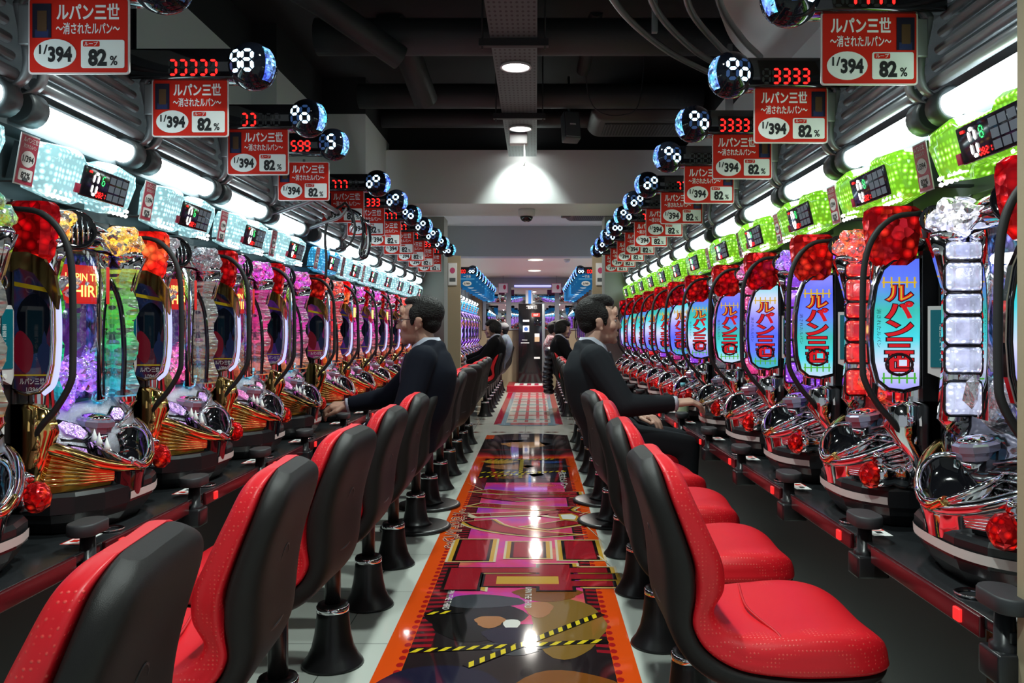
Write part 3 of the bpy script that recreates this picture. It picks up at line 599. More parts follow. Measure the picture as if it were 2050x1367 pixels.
        # flank below the wing
        q = mb(); q.box(min(s*.24,s*.258),max(s*.24,s*.258),-.02+dw-.002,-.0,.99,1.39,1) if dw else None
        q.loft([[(s*.262,-.02,z),(s*.262,-.02-d,z),(s*.235,-.03-d,z),(s*.215,-.02,z)] for z, d in ((.77,.05),(.85,.075),(.93,.10-dw*.7),(.985,.085-dw*.7),(1.0,.04-dw))]); obj('flank', q, [M['gold'] if s < 0 else M['chrome'], M['black']], t)
    # top fascia
    q = mb(); q.loft([[(x,-.02,1.41),(x,-.055-.03*math.cos(x/.2*1.3),1.415),(x,-.06-.03*math.cos(x/.2*1.3),1.45+.025*math.cos(x/.2*1.5)),(x,-.045,1.49+.01*math.cos(x*12)),(x,-.02,1.50)] for x in [-.2+.04*k for k in range(11)]]); obj('top_fascia', q, M['chrome'], t)
    # tray body
    q = mb(); q.loft([[tuple(body_pt(-.255+.51*i/20, k/24)) for k in range(25)] for i in range(21)]); bd = obj('tray_body', q, M['sparkle'] if hi and mn < 0 else (M['chrome'] if mn < 0 else M['black_gloss']), t)
    q = mb()
    for (x, tt, w_, h_, a) in ((-.205,.24,.026,.11,.10),(-.135,.37,.050,.075,.35),(-.150,.56,.048,.065,.5),(-.06,.50,.042,.055,.5),(.12,.30,.042,.06,-.4)):
        for k, mm, off in ((1.38,1,.0025),(1.0,0,.005)):
            pl = []
            for ang in (0,55,120,180,235,300):
                dx, dt = w_*k*math.cos(math.radians(ang)), h_*k*math.sin(math.radians(ang)); xx, t2 = x+dx*math.cos(a)-dt*.5*math.sin(a), tt+dx*math.sin(a)*1.4+dt*math.cos(a)
                pl.append(tuple(body_pt(xx, t2)+body_n(xx, t2)*off))
            if hi: jq = q if k > 1 else q; jq.poly(pl, mm)
            else: q.poly(pl, mm)
        if hi and mn < 0: obj('jewel_panel', q, [M['jewel'], M['black_gloss']], bd)
        if hi: q = mb()
    if not hi and mn < 0: obj('jewel_panels', q, [M['jewel'], M['black_gloss']], bd)
    # dish with its rim, lips and speaker grilles
    def rim(a): return Vector((.005+.112*math.cos(a)+.015*math.sin(a), -.166+.062*math.sin(a), .862+.012*math.cos(2*a)+.034*math.sin(a)+.02*max(0,math.cos(a)*-mn)))
    A = [2*PI*k/28 for k in range(28)]; c0 = Vector((.005,-.165,.80))
    q = mb(); q.loft([[tuple(c0+(rim(a)-c0)*k+Vector((0,0,-dz))) for a in A] for k, dz in ((1,0),(.93,.018),(.8,.03),(.5,.012),(.05,-.0))], cap=False)
    dish = obj('ball_dish', q, M['black_gloss'], t)
    q = mb(); q.loft([[tuple(c0+(rim(a)-c0)*k+Vector((0,0,-dz))) for a in A] for k, dz in ((1,0),(1.05,.012),(1.02,.03),(.9,.06),(.85,.085))], cap=False); obj('dish_shell', q, M['black_gloss'] if mn < 0 else M['chrome'], dish)
    q = mb(); q.tube([tuple(rim(a)) for a in A], .0075, 8, 0, True); obj('dish_rim', q, M['chrome'], dish)
    if hi and mn < 0:
        q = mb()
        for a in (2.0,2.35,2.7,3.05,3.4): p = rim(a); q.lathe([(.011,0),(.007,.012),(.0006,.034)], (p.x,p.y,p.z), 6)
        obj('dish_teeth', q, M['paper'], dish)
    for s, mt, mg in ((-1,'gold','gold'),(1,'chrome','chrome')):
        lip = spl([(s*.252,-.075,.90),(s*.215,-.125,.875),(s*.14,-.178,.835),(s*.06,-.212,.812),(-s*.01,-.226,.808),(-s*.06,-.222,.83)],5)
        n = len(lip); q = mb(); q.tube([tuple(p) for p in lip], [.02-.010*i/n for i in range(n)], 10); lp = obj('tray_lip', q, M[mt], t)
        q = mb(); k2 = [i for i in range(n) if i < n*.72]
        q.loft([[(lip[i].x, lip[i].y+.005, lip[i].z), (lip[i].x, lip[i].y+.018, .77)] for i in k2], 1, True, False, False)
        for j in range(7):
            f = .12+.12*j; q.tube([(lip[i].x, lip[i].y+.003+.013*f, lip[i].z+(.775-lip[i].z)*f) for i in k2[2:]], .0042, 6, 0)
        obj('speaker_grille', q, [M[mg], M['black_gloss'] if s > 0 else mat('gold_backing', (.5,.28,.05), .2, 1) if 'gold_backing' not in bpy.data.materials else bpy.data.materials['gold_backing']], lp)
    q = mb()
    for j in range(6):
        tt = .38+.055*j; q.tube([tuple(body_pt(x, tt)+body_n(x, tt)*.005) for x in (.06,.12,.16,.20,.230)], .0040, 6, 0)
    pl = [(.07,.36),(.14,.36),(.235,.38),(.235,.72),(.14,.72),(.07,.72)]
    q.loft([[tuple(body_pt(x, tt)+body_n(x, tt)*.002) for x in (.05,.12,.18,.235)] for tt in (.34,.46,.56,.65,.71)], 1, True, False, False); obj('ribbed_vent', q, [M['chrome'], M['black_gloss']], bd)
    # push button
    q = mb(); q.M = U @ at(-.03,-.105,.905,Matrix.Rotation(.15,4,'X'))
    q.lathe([(.044,0),(.044,.016),(.05,.018),(.05,.032),(.044,.036)], n=10, m=1, smooth=False); q.lathe([(.04,.036),(.036,.044),(.015,.05),(.001,.05)], n=20, m=0); q.lathe([(.036,-.03),(.038,.0)], n=20, m=0)
    obj('push_button', q, [M['chrome'], M['lav2']], t)
    # firing handle: chrome neck, dark collar, red faceted gem
    q = mb(); q.lathe([(.03,.05),(.034,.02),(.028,.0),(.034,-.015),(.038,-.03),(.034,-.045)], (.205,-.13,.80), 20, 0, 'y'); h = obj('handle', q, M['chrome'], t)
    q = mb(); q.ico((.205,-.182,.80), .036, 2, 0, (1,.85,1), .05, False); obj('handle_gem', q, M['red_gem'], h)
    q = mb(); q.tube([(.205,-.165,.84),(.19,-.16,.855)], [.014,.009], 8); obj('handle_lever', q, M['chrome'], h)
    # lower ball tray, black with a pale strip
    q = mb(); o_ = [(-.225,0),(-.225,-.10),(-.20,-.15),(-.14,-.195),(-.05,-.215),(.08,-.215),(.16,-.19),(.215,-.14),(.225,-.09),(.225,0)]
    q.loft([[(a*k, b*k, z) for a, b in o_] for z, k in ((ZB,.82),(.69,.93),(.712,.97),(.715,1.0),(.758,1.0),(.768,.97))], smooth=False); lt = obj('lower_tray', q, M['black'], t)
    q = mb(); sp = spl([(a*1.0, b*1.0-.002, 0) for a, b in (o_[4:7] if mn < 0 else o_[2:8])], 4)
    q.loft([[(p.x, p.y, .722), (p.x, p.y-.001, .742)] for p in sp], 0, True, False, False); obj('pale_strip', q, mat('strip_silver', (.55,.52,.5), .4) if 'strip_silver' not in bpy.data.materials else bpy.data.materials['strip_silver'], lt)
    return t
def recolour(o, kw):
    """own colours for one machine: lamps shine differently on each"""
    for c in [o]+[x for k in KIDS[o.name] for x in [k]+KIDS[k.name]]:
        s = c.name.split('.')[0]
        if s in kw and c.data is not None:
            sl = c.material_slots[0]; sl.link = 'OBJECT'; sl.material = M[kw[s]]
# ------------------------------------------------------------------ hardware of one bay above and beside a machine
def counter_mat(name, col, s):
    m, N, L, b = nt(name); m.cycles.emission_sampling = 'NONE'
    tc = N.new('ShaderNodeTexCoord'); vo = N.new('ShaderNodeTexVoronoi'); vo.inputs['Scale'].default_value = 62; vo.inputs['Randomness'].default_value = .25; L.new(tc.outputs['Object'], vo.inputs['Vector'])
    mr = N.new('ShaderNodeMapRange'); mr.inputs['From Min'].default_value = .0; mr.inputs['From Max'].default_value = .5; mr.inputs['To Min'].default_value = s*1.9; mr.inputs['To Max'].default_value = s*.38
    L.new(vo.outputs['Distance'], mr.inputs['Value']); L.new(mr.outputs[0], b.inputs['Emission Strength'])
    rp = N.new('ShaderNodeValToRGB'); rp.color_ramp.elements[0].color = (*[min(1,c+.45) for c in col],1); rp.color_ramp.elements[0].position = .06; rp.color_ramp.elements[1].color = (*col,1); rp.color_ramp.elements[1].position = .3
    L.new(vo.outputs['Distance'], rp.inputs[0]); L.new(rp.outputs[0], b.inputs['Emission Color'])
    b.inputs['Base Color'].default_value = (*[c*.6 for c in col],1); b.inputs['Roughness'].default_value = .08; b.inputs['Coat Weight'].default_value = .6; return m
M['ct_cyan'] = counter_mat('counter_clear_cyan', (.42,.80,.86), 1.6); M['ct_green'] = counter_mat('counter_clear_green', (.28,.80,.03), 1.25); M['ct_blue'] = counter_mat('counter_clear_blue', (.05,.45,.85), 1.2)
M['disp'] = mat('display_black', (.012,.010,.016), .08); M['disp_tile'] = lit('display_tiles', (.16,.2,.24), .35)
SEG = {'a':(.5,1,1,0),'g':(.5,.5,1,0),'d':(.5,0,1,0),'f':(0,.75,0,1),'b':(1,.75,0,1),'e':(0,.25,0,1),'c':(1,.25,0,1)}
NUM = {'0':'abcdef','1':'bc','2':'abged','3':'abgcd','4':'fgbc','5':'afgcd','6':'afgedc','7':'abc','8':'abcdefg','9':'abcdfg','^':'abfg','o':'gcde','>':'abcd',' ':''}
def digit(q, ch, x, z, w_, h_, m, moff=None, y=0, th=.14, Mx=None):
    """one seven-segment figure in the xz plane facing -y, lower left corner x,z"""
    for k, (cx, cz, hor, ver) in SEG.items():
        on = k in NUM[ch]
        if not on and moff is None: continue
        l = (w_ if hor else h_/2)*.40; t_ = w_*th
        o_ = [(-l,0),(-l+t_,t_),(l-t_,t_),(l,0),(l-t_,-t_),(-l+t_,-t_)]
        pts = [((a if hor else b)+x+cx*w_, y, (b if hor else a)+z+cz*h_) for a, b in o_]
        pts = pts if hor else pts[::-1]
        if Mx: pts = [Mx(p) for p in pts]
        q.poly(pts[::-1], m if on else moff)
def build_counter(lab, side, hi=True):
    t = thing('data_counter', lab, 'data display', (0,0,1.535))
    Rt = at(0,-.055,.068,Matrix.Rotation(math.radians(14),4,'X'))
    o_ = [(-.222,-.038),(-.205,-.064),(-.085,-.076),(-.06,-.052),(.06,-.052),(.085,-.076),(.205,-.064),(.222,-.038),(.238,.03),(.222,.062),(.11,.074),(.08,.052),(-.08,.052),(-.11,.074),(-.222,.062),(-.238,.03)]
    q = MB(); q.M = Rt; q.loft([[(a*k, y, b*k) for a, b in o_] for y, k in ((.05,.8),(.03,.98),(-.015,1),(-.034,.96),(-.044,.84),(-.041,.70))]); obj('housing', q, M['ct_cyan' if side < 0 else 'ct_green'], t)
    x0, x1 = (-.075,.165)
    q = MB(); q.M = Rt; q.bbox(x0,x1,-.047,-.03,-.042,.042,.004); dp = obj('display', q, M['disp'], t)
    q = MB(); q.M = Rt; digit(q, '0', x0+.05, -.03, .022, .058, 0, y=-.0485, th=.2); digit(q, '6' if side < 0 else '8', x0+.092, .002, .013, .024, 1, y=-.0485)
    for i in range(4): digit(q, '0821'[i], x0+.075+.013*i, -.034, .009, .014, 2, y=-.0485, th=.2)
    q.box(x0+.02,x0+.034,-.0488,-.0478,.026,.032,2)
    for i in range(3):
        for j in range(3): q.box(x0+.132+.034*i,x0+.160+.034*i,-.0486,-.0478,-.034+.024*j,-.015+.024*j,3)
    obj('readout_lettering', q, [M['seg_white'], M['seg_green'], M['seg_red'], M['disp_tile']], dp); q = MB(); q.M = Rt; q.bbox(x0-.022,x0-.002,-.047,-.036,-.038,-.012,.002); obj('side_button', q, M['maroon'], dp)
    if hi:
        for s in (-1, 1):
            q = MB(); q.M = Rt
            for i in range(5):
                for j in range(2): q.ico((s*(.200-.024*i), -.040, -.064+.014*j), .0062, 1)
            obj('bulb_strip', q, M['seg_white'], t)
    q = MB(); q.box(-.06,.06,-.03,.02,-.005,.012); q.M = Rt; q.box(-.2,.2,.04,.075,-.05,.05); obj('bracket', q, M['dgrey'], t)
    return t
def build_light(lab):
    t = thing('fluorescent_light', lab, 'light', (0,0,1.665))
    A = [math.radians(a) for a in range(150, 331, 15)]
    def ring(x, r): return [(x, -.058+r*math.cos(a), .070+r*math.sin(a)) for a in A]
    q = MB(); q.loft([ring(x, .034) for x in (-.228,.228)], closed=False, cap=False); obj('diffuser', q, M['tube_white'], t)
    for s in (-1, 1):
        q = MB(); q.loft([[(s*x, -.058+r*math.cos(a), .070+r*math.sin(a)) for a in [2*PI*k/20 for k in range(20)]] for x, r in ((.225,.038),(.228,.044),(.285,.044),(.29,.038))]); obj('end_cap', q, M['dgrey'], t)
    q = MB(); q.box(-.31,.31,-.035,.06,.022,.118); obj('mounting_rail', q, M['board_grey'], t)
    return t
def build_louver(lab):
    t = thing('louver_panel', lab, 'louver', (0,0,1.80))
    path = spl([(.02,-.035),(-.06,-.03),(-.092,.01),(-.085,.08),(-.070,.16),(-.055,.235),(-.02,.26)] and [(.02,-.04,0),(-.06,-.040,0),(-.105,-.02,0),(-.118,.03,0),(-.10,.13,0),(-.08,.22,0),(-.04,.26,0)], 4)
    for s in (-1, 1):
        q = MB(); q.loft([[(s*.268,p.x-.006,p.y),(s*.268,p.x+.008,p.y),(s*.292,p.x+.008,p.y),(s*.292,p.x-.006,p.y)] for p in path], smooth=True)
        q.lathe([(.022,-.012),(.022,.012)], (s*.28,-.045,-.03), 16, axis='x'); obj('side_arm', q, M['rod'], t)
    for k in range(6):
        z = -.008+.043*k; y = -.088+.0075*k
        q = MB(); q.tube([(-.27,y,z),(.27,y,z)], .0125 if k else .015, 10); obj('rod', q, M['rod'], t)
    return t
def build_tag(lab):
    t = thing('price_tag', lab, 'price tag', (0,0,1.535))
    q = MB(); q.M = at(0,-.095,.06,Matrix.Rotation(math.radians(10),4,'X')); q.bbox(-.036,.036,0,.003,-.062,.062,.001); cdn = obj('card', q, M['clear'], t)
    q = MB(); q.M = at(0,-.095,.06,Matrix.Rotation(math.radians(10),4,'X'))
    q.box(-.033,.033,-.001,0,-.058,.058,0); q.prism(ell(0,.003,.026,.02,20),.001,1,'xz',-.002); q.prism(rrect(-.026,.026,-.05,-.022,.004),.001,1,'xz',-.002)
    q.text('ルパン三世',0,.043,.010,1,.056,.02,True,XZ,depth=-.002); q.text('消されたルパン',0,.029,.008,1,.05,.01,True,XZ,depth=-.002)
    q.text('1/394',0,-.004,.015,2,.042,.03,True,XZ,depth=-.0025); q.text('82%',0,-.044,.015,2,.036,.03,True,XZ,depth=-.0025); obj('print', q, [M['maroon'], M['paper'], M['ink']], cdn)
    q = MB(); q.box(-.01,.01,-.09,.03,.01,.016); obj('clip', q, M['dgrey'], t)
    return t
def build_sign(side, hi, lab):
    """red price board hanging on the bracket of the call lamp; faces the camera end of the aisle"""
    t = thing('price_sign', lab, 'sign', (0,0,0)); W, H = .238, .18
    def b(): return MB()
    px = -.108 if side < 0 else .066; tx = .022 if side < 0 else -.022
    q = b(); q.prism(rrect(-W/2,W/2,0,H,.008),.004,0,'xz',0.002); q.prism(rrect(-W/2+.004,W/2-.004,.004,H-.004,.006),.001,1,'xz',.0008); bd = obj('board', q, [M['clear'], M['red']], t)
    ps = [('portrait', [M['art_a']]), ('title_lettering', [M['white_ink']]), ('odds_oval', [M['paper'], M['ink']]), ('percent_box', [M['paper'], M['ink'], M['red']])]
    q = b(); q.box(px,px+.044,-.0006,.0004,.085,.165); q.box(px+.012,px+.034,-.0012,-.0006,.10,.148,1); q.box(px+.006,px+.038,-.0009,-.0006,.086,.104,2); obj('portrait', q, [M['portrait'], mat('portrait_brown', (.09,.045,.02), .4), mat('portrait_navy', (.02,.03,.10), .4)], bd)
    q = b(); q.text('ルパン三世',tx,.130,.030,0,.148,.03,True,XZ,depth=0); q.text('～消されたルパン～',tx,.096,.021,0,.150,.02,True,XZ,depth=0); obj('title_lettering', q, [M['white_ink']], bd)
    q = b(); q.prism(ell(-.055,.047,.050,.035),.001,0,'xz',-.0004); q.text('394',-.043,.030,.034,1,.056,.045,True,XZ,depth=-.001); q.text('1/',-.082,.047,.022,1,.02,.02,True,XZ,depth=-.001); obj('odds_oval', q, [M['paper'], M['ink']], bd)
    q = b(); q.prism(rrect(.006,.108,.014,.080,.005),.001,0,'xz',-.0004); q.prism(rrect(.011,.05,.064,.077,.003),.001,2,'xz',-.001)
    q.text('ループ',.0305,.0665,.008,0,.032,.01,True,XZ,depth=-.0018); q.text('82',.045,.021,.037,1,.044,.05,True,XZ,depth=-.001); q.text('%',.083,.021,.022,1,.018,.02,True,XZ,depth=-.001); obj('percent_box', q, [M['paper'], M['ink'], M['red']], bd)
    q = b(); q.tube([(0,.01,H),(0,.012,H+.012)], .006, 6); obj('hanger', q, M['grey'], t); q = b(); wx = side*(W/2+.012); q.bbox(wx-.014,wx+.014,.002,.012,.07,.165,.004); obj('side_clip', q, M['rod'], t)
    return t
def build_call_lamp(side, red, blue, lab):
    """number display ending in a dark globe over the aisle; x grows towards the right of the room"""
    t = thing('call_lamp', lab, 'number display', (0,0,0)); s = -side                        # s: direction out over the aisle
    q = MB(); a, c = sorted((-s*.30, s*.06)); q.bbox(a,c,-.03,.05,-.05,.045,.008); bx = obj('display_box', q, M['black_gloss'], t)
    q = MB(); W = .030; x0 = -.172 if s > 0 else .022
    for i, ch in enumerate(red): digit(q, ch, x0+.031*i, -.038, .021, .044, 0, 1, y=-.0315, th=.17)
    obj('red_figures', q, [M['seg_red'], M['seg_off']], bx)
    g = (s*.075, -.0, -.004); q = MB(); q.lathe([(.0735*math.sin(PI*k/20)+1e-4, -.0735*math.cos(PI*k/20)) for k in range(21)], g, 32); gl = obj('globe', q, M['globe'], t)
    def onto(p):
        x, y, z = p; r2 = .0748**2-(x-g[0])**2-(z-g[2])**2
        return (x, g[1]-math.sqrt(max(r2, 1e-5)), z)
    q = MB(); xo = g[0]-s*.012-.036
    for i, ch in enumerate(blue): digit(q, ch, xo+.040*i, -.034, .029, .060, 0, 1, y=0, th=.18, Mx=onto)
    obj('blue_figures', q, [M['seg_blue'], M['seg_dblue']], gl)
    q = MB(); rows = []
    for k in range(9):
        v = -.75+1.5*k/8; rows.append([tuple(Vector(g)+.0752*Vector((s*math.cos(v)*math.sin(u), -math.cos(v)*math.cos(u), math.sin(v)))) for u in (.85,1.0,1.15,1.3,1.45)])
    q.loft(rows, 0, True, False, False); obj('blue_lens', q, M['blue_gem'], gl)
    q = MB(); a, c = sorted((-s*.30,-s*.46)); q.box(a,c,.032,.05,-.03,.02); obj('wall_arm', q, M['dgrey'], t)
    return t
def build_dispenser(lab, sd):
    s5 = 50 if sd > 0 else 0
    t = thing('ball_dispenser', lab, 'ball dispenser', (0,0,ZB)); z = -ZB
    q = MB(); q.bbox(-.042,.042,-.03,.12,0,.85,.005); obj('body', q, M['black'], t)
    q = MB(); q.M = at(0,-.03,0,Matrix.Rotation(math.radians(s5),4,'Z')); q.prism([(-.045,1.075-ZB),(.02,1.05-ZB),(.03,1.07-ZB),(.03,1.23-ZB),(.02,1.245-ZB),(-.045,1.245-ZB)],-.014,0,'xz',0); tb = obj('touch_panel', q, M['offwhite'], t)
    q = MB(); q.M = at(0,-.03,0,Matrix.Rotation(math.radians(s5),4,'Z')); q.box(-.038,.023,-.016,-.0142,1.09-ZB,1.235-ZB,0); q.prism(ell(-.005,1.072-ZB,.006,.006,14),.002,1,'xz',-.016)
    for i, ch in enumerate('画面にタッチ'): q.text(ch,-.010,1.185-.0165*i-ZB,.012,1,None,.0,True,XZ,depth=-.0166)
    obj('screen', q, [M['teal'], M['paper']], tb)
    q = MB(); q.tube([(.0+.020*math.cos(a),-.034,1.30-ZB+.020*math.sin(a)) for a in [2*PI*k/20 for k in range(20)]],.0025,6,0,True); obj('coin_ring', q, M['chrome'], t)
    q = MB(); q.box(-.012,.012,-.032,-.03,.93-ZB,.985-ZB); obj('label_sticker', q, M['paper'], t)
    return t
def build_ashtray(lab):
    t = thing('ashtray', lab, 'ashtray', (0,0,.60))
    q = MB(); o_ = [(p[0],p[1]) for p in rrect(-.058,.058,-.034,.034,.033,6)]
    q.loft([[(a*k,b*k,z) for a, b in o_] for z, k in ((.092,.9),(.096,1),(.118,1),(.122,.95))]); obj('lid', q, mat('ashtray_lid', (.026,.029,.033), .55) if 'ashtray_lid' not in bpy.data.materials else bpy.data.materials['ashtray_lid'], t)
    q = MB(); q.lathe([(.026,.0),(.026,.03),(.019,.034),(.017,.094)], n=16); q.bbox(-.034,.034,-.03,.05,-.035,.02,.006); obj('post', q, M['black'], t)
    return t
def build_sticker(lab):
    t = thing('notice_sticker', lab, 'sticker', (0,0,.6555))
    q = MB(); q.box(-.055,.055,-.024,.024,0,.001,0); q.box(-.055,.0,-.024,.024,.001,.0013,1); q.box(-.05,-.004,-.02,.02,.0013,.0016,0); q.box(.008,.03,-.006,.010,.001,.0014,2); q.box(-.035,-.012,-.008,.012,.0016,.002,1); obj('card', q, [M['paper'], M['red'], M['ink']], t)
    return t
# ------------------------------------------------------------------ chair (faces +y, base at the origin)
def red_vinyl():
    m, N, L, b = nt('red_vinyl'); tc = N.new('ShaderNodeTexCoord'); sx = N.new('ShaderNodeSeparateXYZ'); L.new(tc.outputs['Object'], sx.inputs[0])
    vo = N.new('ShaderNodeTexVoronoi'); vo.inputs['Scale'].default_value = 125; vo.inputs['Randomness'].default_value = 0; L.new(tc.outputs['Object'], vo.inputs['Vector'])
    r = N.new('ShaderNodeMapRange'); r.inputs['From Min'].default_value = .12; r.inputs['From Max'].default_value = .3; r.inputs['To Min'].default_value = 1; r.inputs['To Max'].default_value = 0; L.new(vo.outputs['Distance'], r.inputs['Value'])
    ab = N.new('ShaderNodeMath'); ab.operation = 'ABSOLUTE'; L.new(sx.outputs[0], ab.inputs[0]); g = N.new('ShaderNodeMath'); g.operation = 'GREATER_THAN'; g.inputs[1].default_value = .15; L.new(ab.outputs[0], g.inputs[0])
    mu = N.new('ShaderNodeMath'); mu.operation = 'MULTIPLY'; L.new(r.outputs[0], mu.inputs[0]); L.new(g.outputs[0], mu.inputs[1])
    mx = N.new('ShaderNodeMixRGB'); mx.inputs[1].default_value = (.74,.010,.020,1); mx.inputs[2].default_value = (.85,.09,.07,1); L.new(mu.outputs[0], mx.inputs[0]); L.new(mx.outputs[0], b.inputs['Base Color'])
    bp = N.new('ShaderNodeBump'); bp.inputs['Strength'].default_value = .35; bp.inputs['Distance'].default_value = .002; L.new(mu.outputs[0], bp.inputs['Height']); L.new(bp.outputs[0], b.inputs['Normal'])
    b.inputs['Roughness'].default_value = .4; b.inputs['Specular IOR Level'].default_value = .45; return m
M['vinyl'] = red_vinyl(); M['vinyl_dark'] = mat('red_vinyl_seam', (.56,.010,.018), .5)
def build_chair(lab, disc=False):
    t = thing('game_chair', lab, 'chair', (0,0,0))
    # along the chair: inner (cushion) line, seam line, outer (shell) line as (y,z), half width
    S = [((-.190,.915),(-.212,.914),(-.236,.905),.085),((-.176,.905),(-.208,.903),(-.246,.890),.128),((-.160,.882),(-.200,.880),(-.248,.868),.160),((-.140,.835),(-.186,.832),(-.238,.828),.182),((-.108,.765),(-.160,.762),(-.216,.762),.190),
         ((-.080,.70),(-.138,.695),(-.200,.69),.190),((-.076,.645),(-.134,.635),(-.194,.62),.182),((-.096,.600),(-.142,.575),(-.186,.555),.176),((-.078,.568),(-.115,.525),(-.150,.49),.182),
         ((-.03,.553),(-.05,.492),(-.08,.448),.200),((.05,.555),(.05,.482),(.04,.435),.212),((.14,.562),(.14,.482),(.14,.437),.212),((.21,.556),(.215,.482),(.212,.447),.198),((.258,.535),(.262,.484),(.25,.458),.165),((.280,.505),(.280,.486),(.262,.47),.115)]
    n = 5
    I = spl([(a[0],a[1],w_) for a, b_, c, w_ in S], n); Mid = spl([(b_[0],b_[1],w_) for a, b_, c, w_ in S], n); O = spl([(c[0],c[1],w_) for a, b_, c, w_ in S], n)
    def ringpts(A, B, grow, bulge):
        rings = []
        for p, r in zip(A, B):
            w_ = p.z+grow; u = Vector((p.x-r.x, p.y-r.y)); L_ = u.length; ring = []
            for x, k in ((-.985,0),(-1.0,.3),(-.985,.65),(-.93,.90),(-.84,1.0),(-.6,bulge),(0,bulge-.10),(.6,bulge),(.84,1.0),(.93,.90),(.985,.65),(1.0,.3),(.985,0)):
                ring.append((x*w_, r.x+u.x*k, r.y+u.y*k))
            ring += [(.5*w_, r.x, r.y), (-.5*w_, r.x, r.y)]
            rings.append([tuple(p_) for p_ in spl(ring, 2, True)])
        return rings
    q = MB(); q.loft(ringpts(I, Mid, 0, 1.0)); cu = obj('cushion', q, M['vinyl'], t); q = MB(); q.tube(spl([(-.195,.035,.535),(-.17,.035,.5535),(-.08,.02,.5545),(0,.012,.5545),(.08,.02,.5545),(.17,.035,.5535),(.195,.035,.535)],5), .0032, 6); obj('seat_seam', q, M['vinyl_dark'], cu)
    q = MB(); q.loft(ringpts(O, Mid, .003, 1.06)); sh = obj('shell', q, M['shell'], t)
    bm = bmesh.new(); bm.from_mesh(sh.data)
    for _ in range(6): bmesh.ops.smooth_vert(bm, verts=bm.verts, factor=.5, use_axis_x=True, use_axis_y=True, use_axis_z=True)
    bm.to_mesh(sh.data); bm.free()
    q = MB()
    c = Vector((0,-.203,.72)); q.tube([(.028*math.cos(a), -.2035-.5*.0-(.00)+(.03*math.sin(a))*-.28, .715+.03*math.sin(a)) for a in [2*PI*k/20 for k in range(20)]], .002, 5, 0, True)
    q.tube(spl([(-.155,-.165,.598),(-.10,-.184,.590),(0,-.190,.580),(.10,-.184,.590),(.155,-.165,.598)],5), .0032, 6); obj('shell_seam', q, M['black'], sh)
    q = MB(); q.lathe([(.028,.19),(.028,.38),(.045,.41),(.075,.437)], n=20); obj('pole', q, M['chairmetal'], t)
    q = MB(); q.lathe([(.062,.0),(.11,.002),(.106,.010),(.090,.03),(.074,.065),(.064,.11),(.057,.17),(.053,.215),(.03,.217)] if not disc else [(.02,.022),(.10,.024),(.085,.035),(.072,.065),(.063,.11),(.057,.17),(.053,.215),(.03,.217)], n=32); obj('flared_base', q, M['chairmetal'], t)
    q = MB(); q.lathe([(.0535,.188),(.057,.19),(.057,.208),(.0535,.21)], n=32, cap=False); obj('chrome_ring', q, M['chrome'], t)
    if disc:
        q = MB(); q.lathe([(.01,0),(.205,0),(.212,.008),(.208,.018),(.19,.024),(.01,.026)], n=48); obj('floor_disc', q, M['chairmetal'], t)
    return t
# ------------------------------------------------------------------ the rows
LB = [1.675+.62*i for i in range(5)]+[4.925+.62*i for i in range(7)]
RB = [1.76+.62*i for i in range(5)]+[4.97+.62*i for i in range(7)]
XB = 1.20                                                        # |x| of the machine fronts
SIDE = {-1: ('left-hand', PI/2, LB), 1: ('right-hand', -PI/2, RB)}
def put(x_depth, sd, y, z):                                     # a bay thing whose own y=0 lies at |x| = x_depth
    return (sd*x_depth, y, z)
protos = {(h, s): build_machine(h, s, 'x') for h in (True, False) for s in (-1, 1)}
for p in protos.values(): index_kids(p)
used = set()
def place(key, proto, loc, rz, label, group):
    if key not in used:
        used.add(key); o = proto; o.location = loc; o.rotation_euler = (0,0,rz); o['label'] = label
        if group: o['group'] = group
        if o.name not in KIDS: index_kids(o)
        return o
    return dup(proto, loc, rz, label, group)
LOOK = {-1: ['green','yellow','chrome','magenta','magenta','red','magenta','magenta','pink','red','magenta','pink'],
        1: ['white','red','purple','pink','chrome','purple','magenta','purple','red','magenta','purple','pink']}
PILL = {-1: ['gold','green','gold','pink','magenta','red','magenta','magenta','pink','red','magenta','pink'], 1: ['white','red','purple','pink','chrome','purple','magenta','purple','red','magenta','purple','pink']}
MANW = {-1: 4, 1: 4}
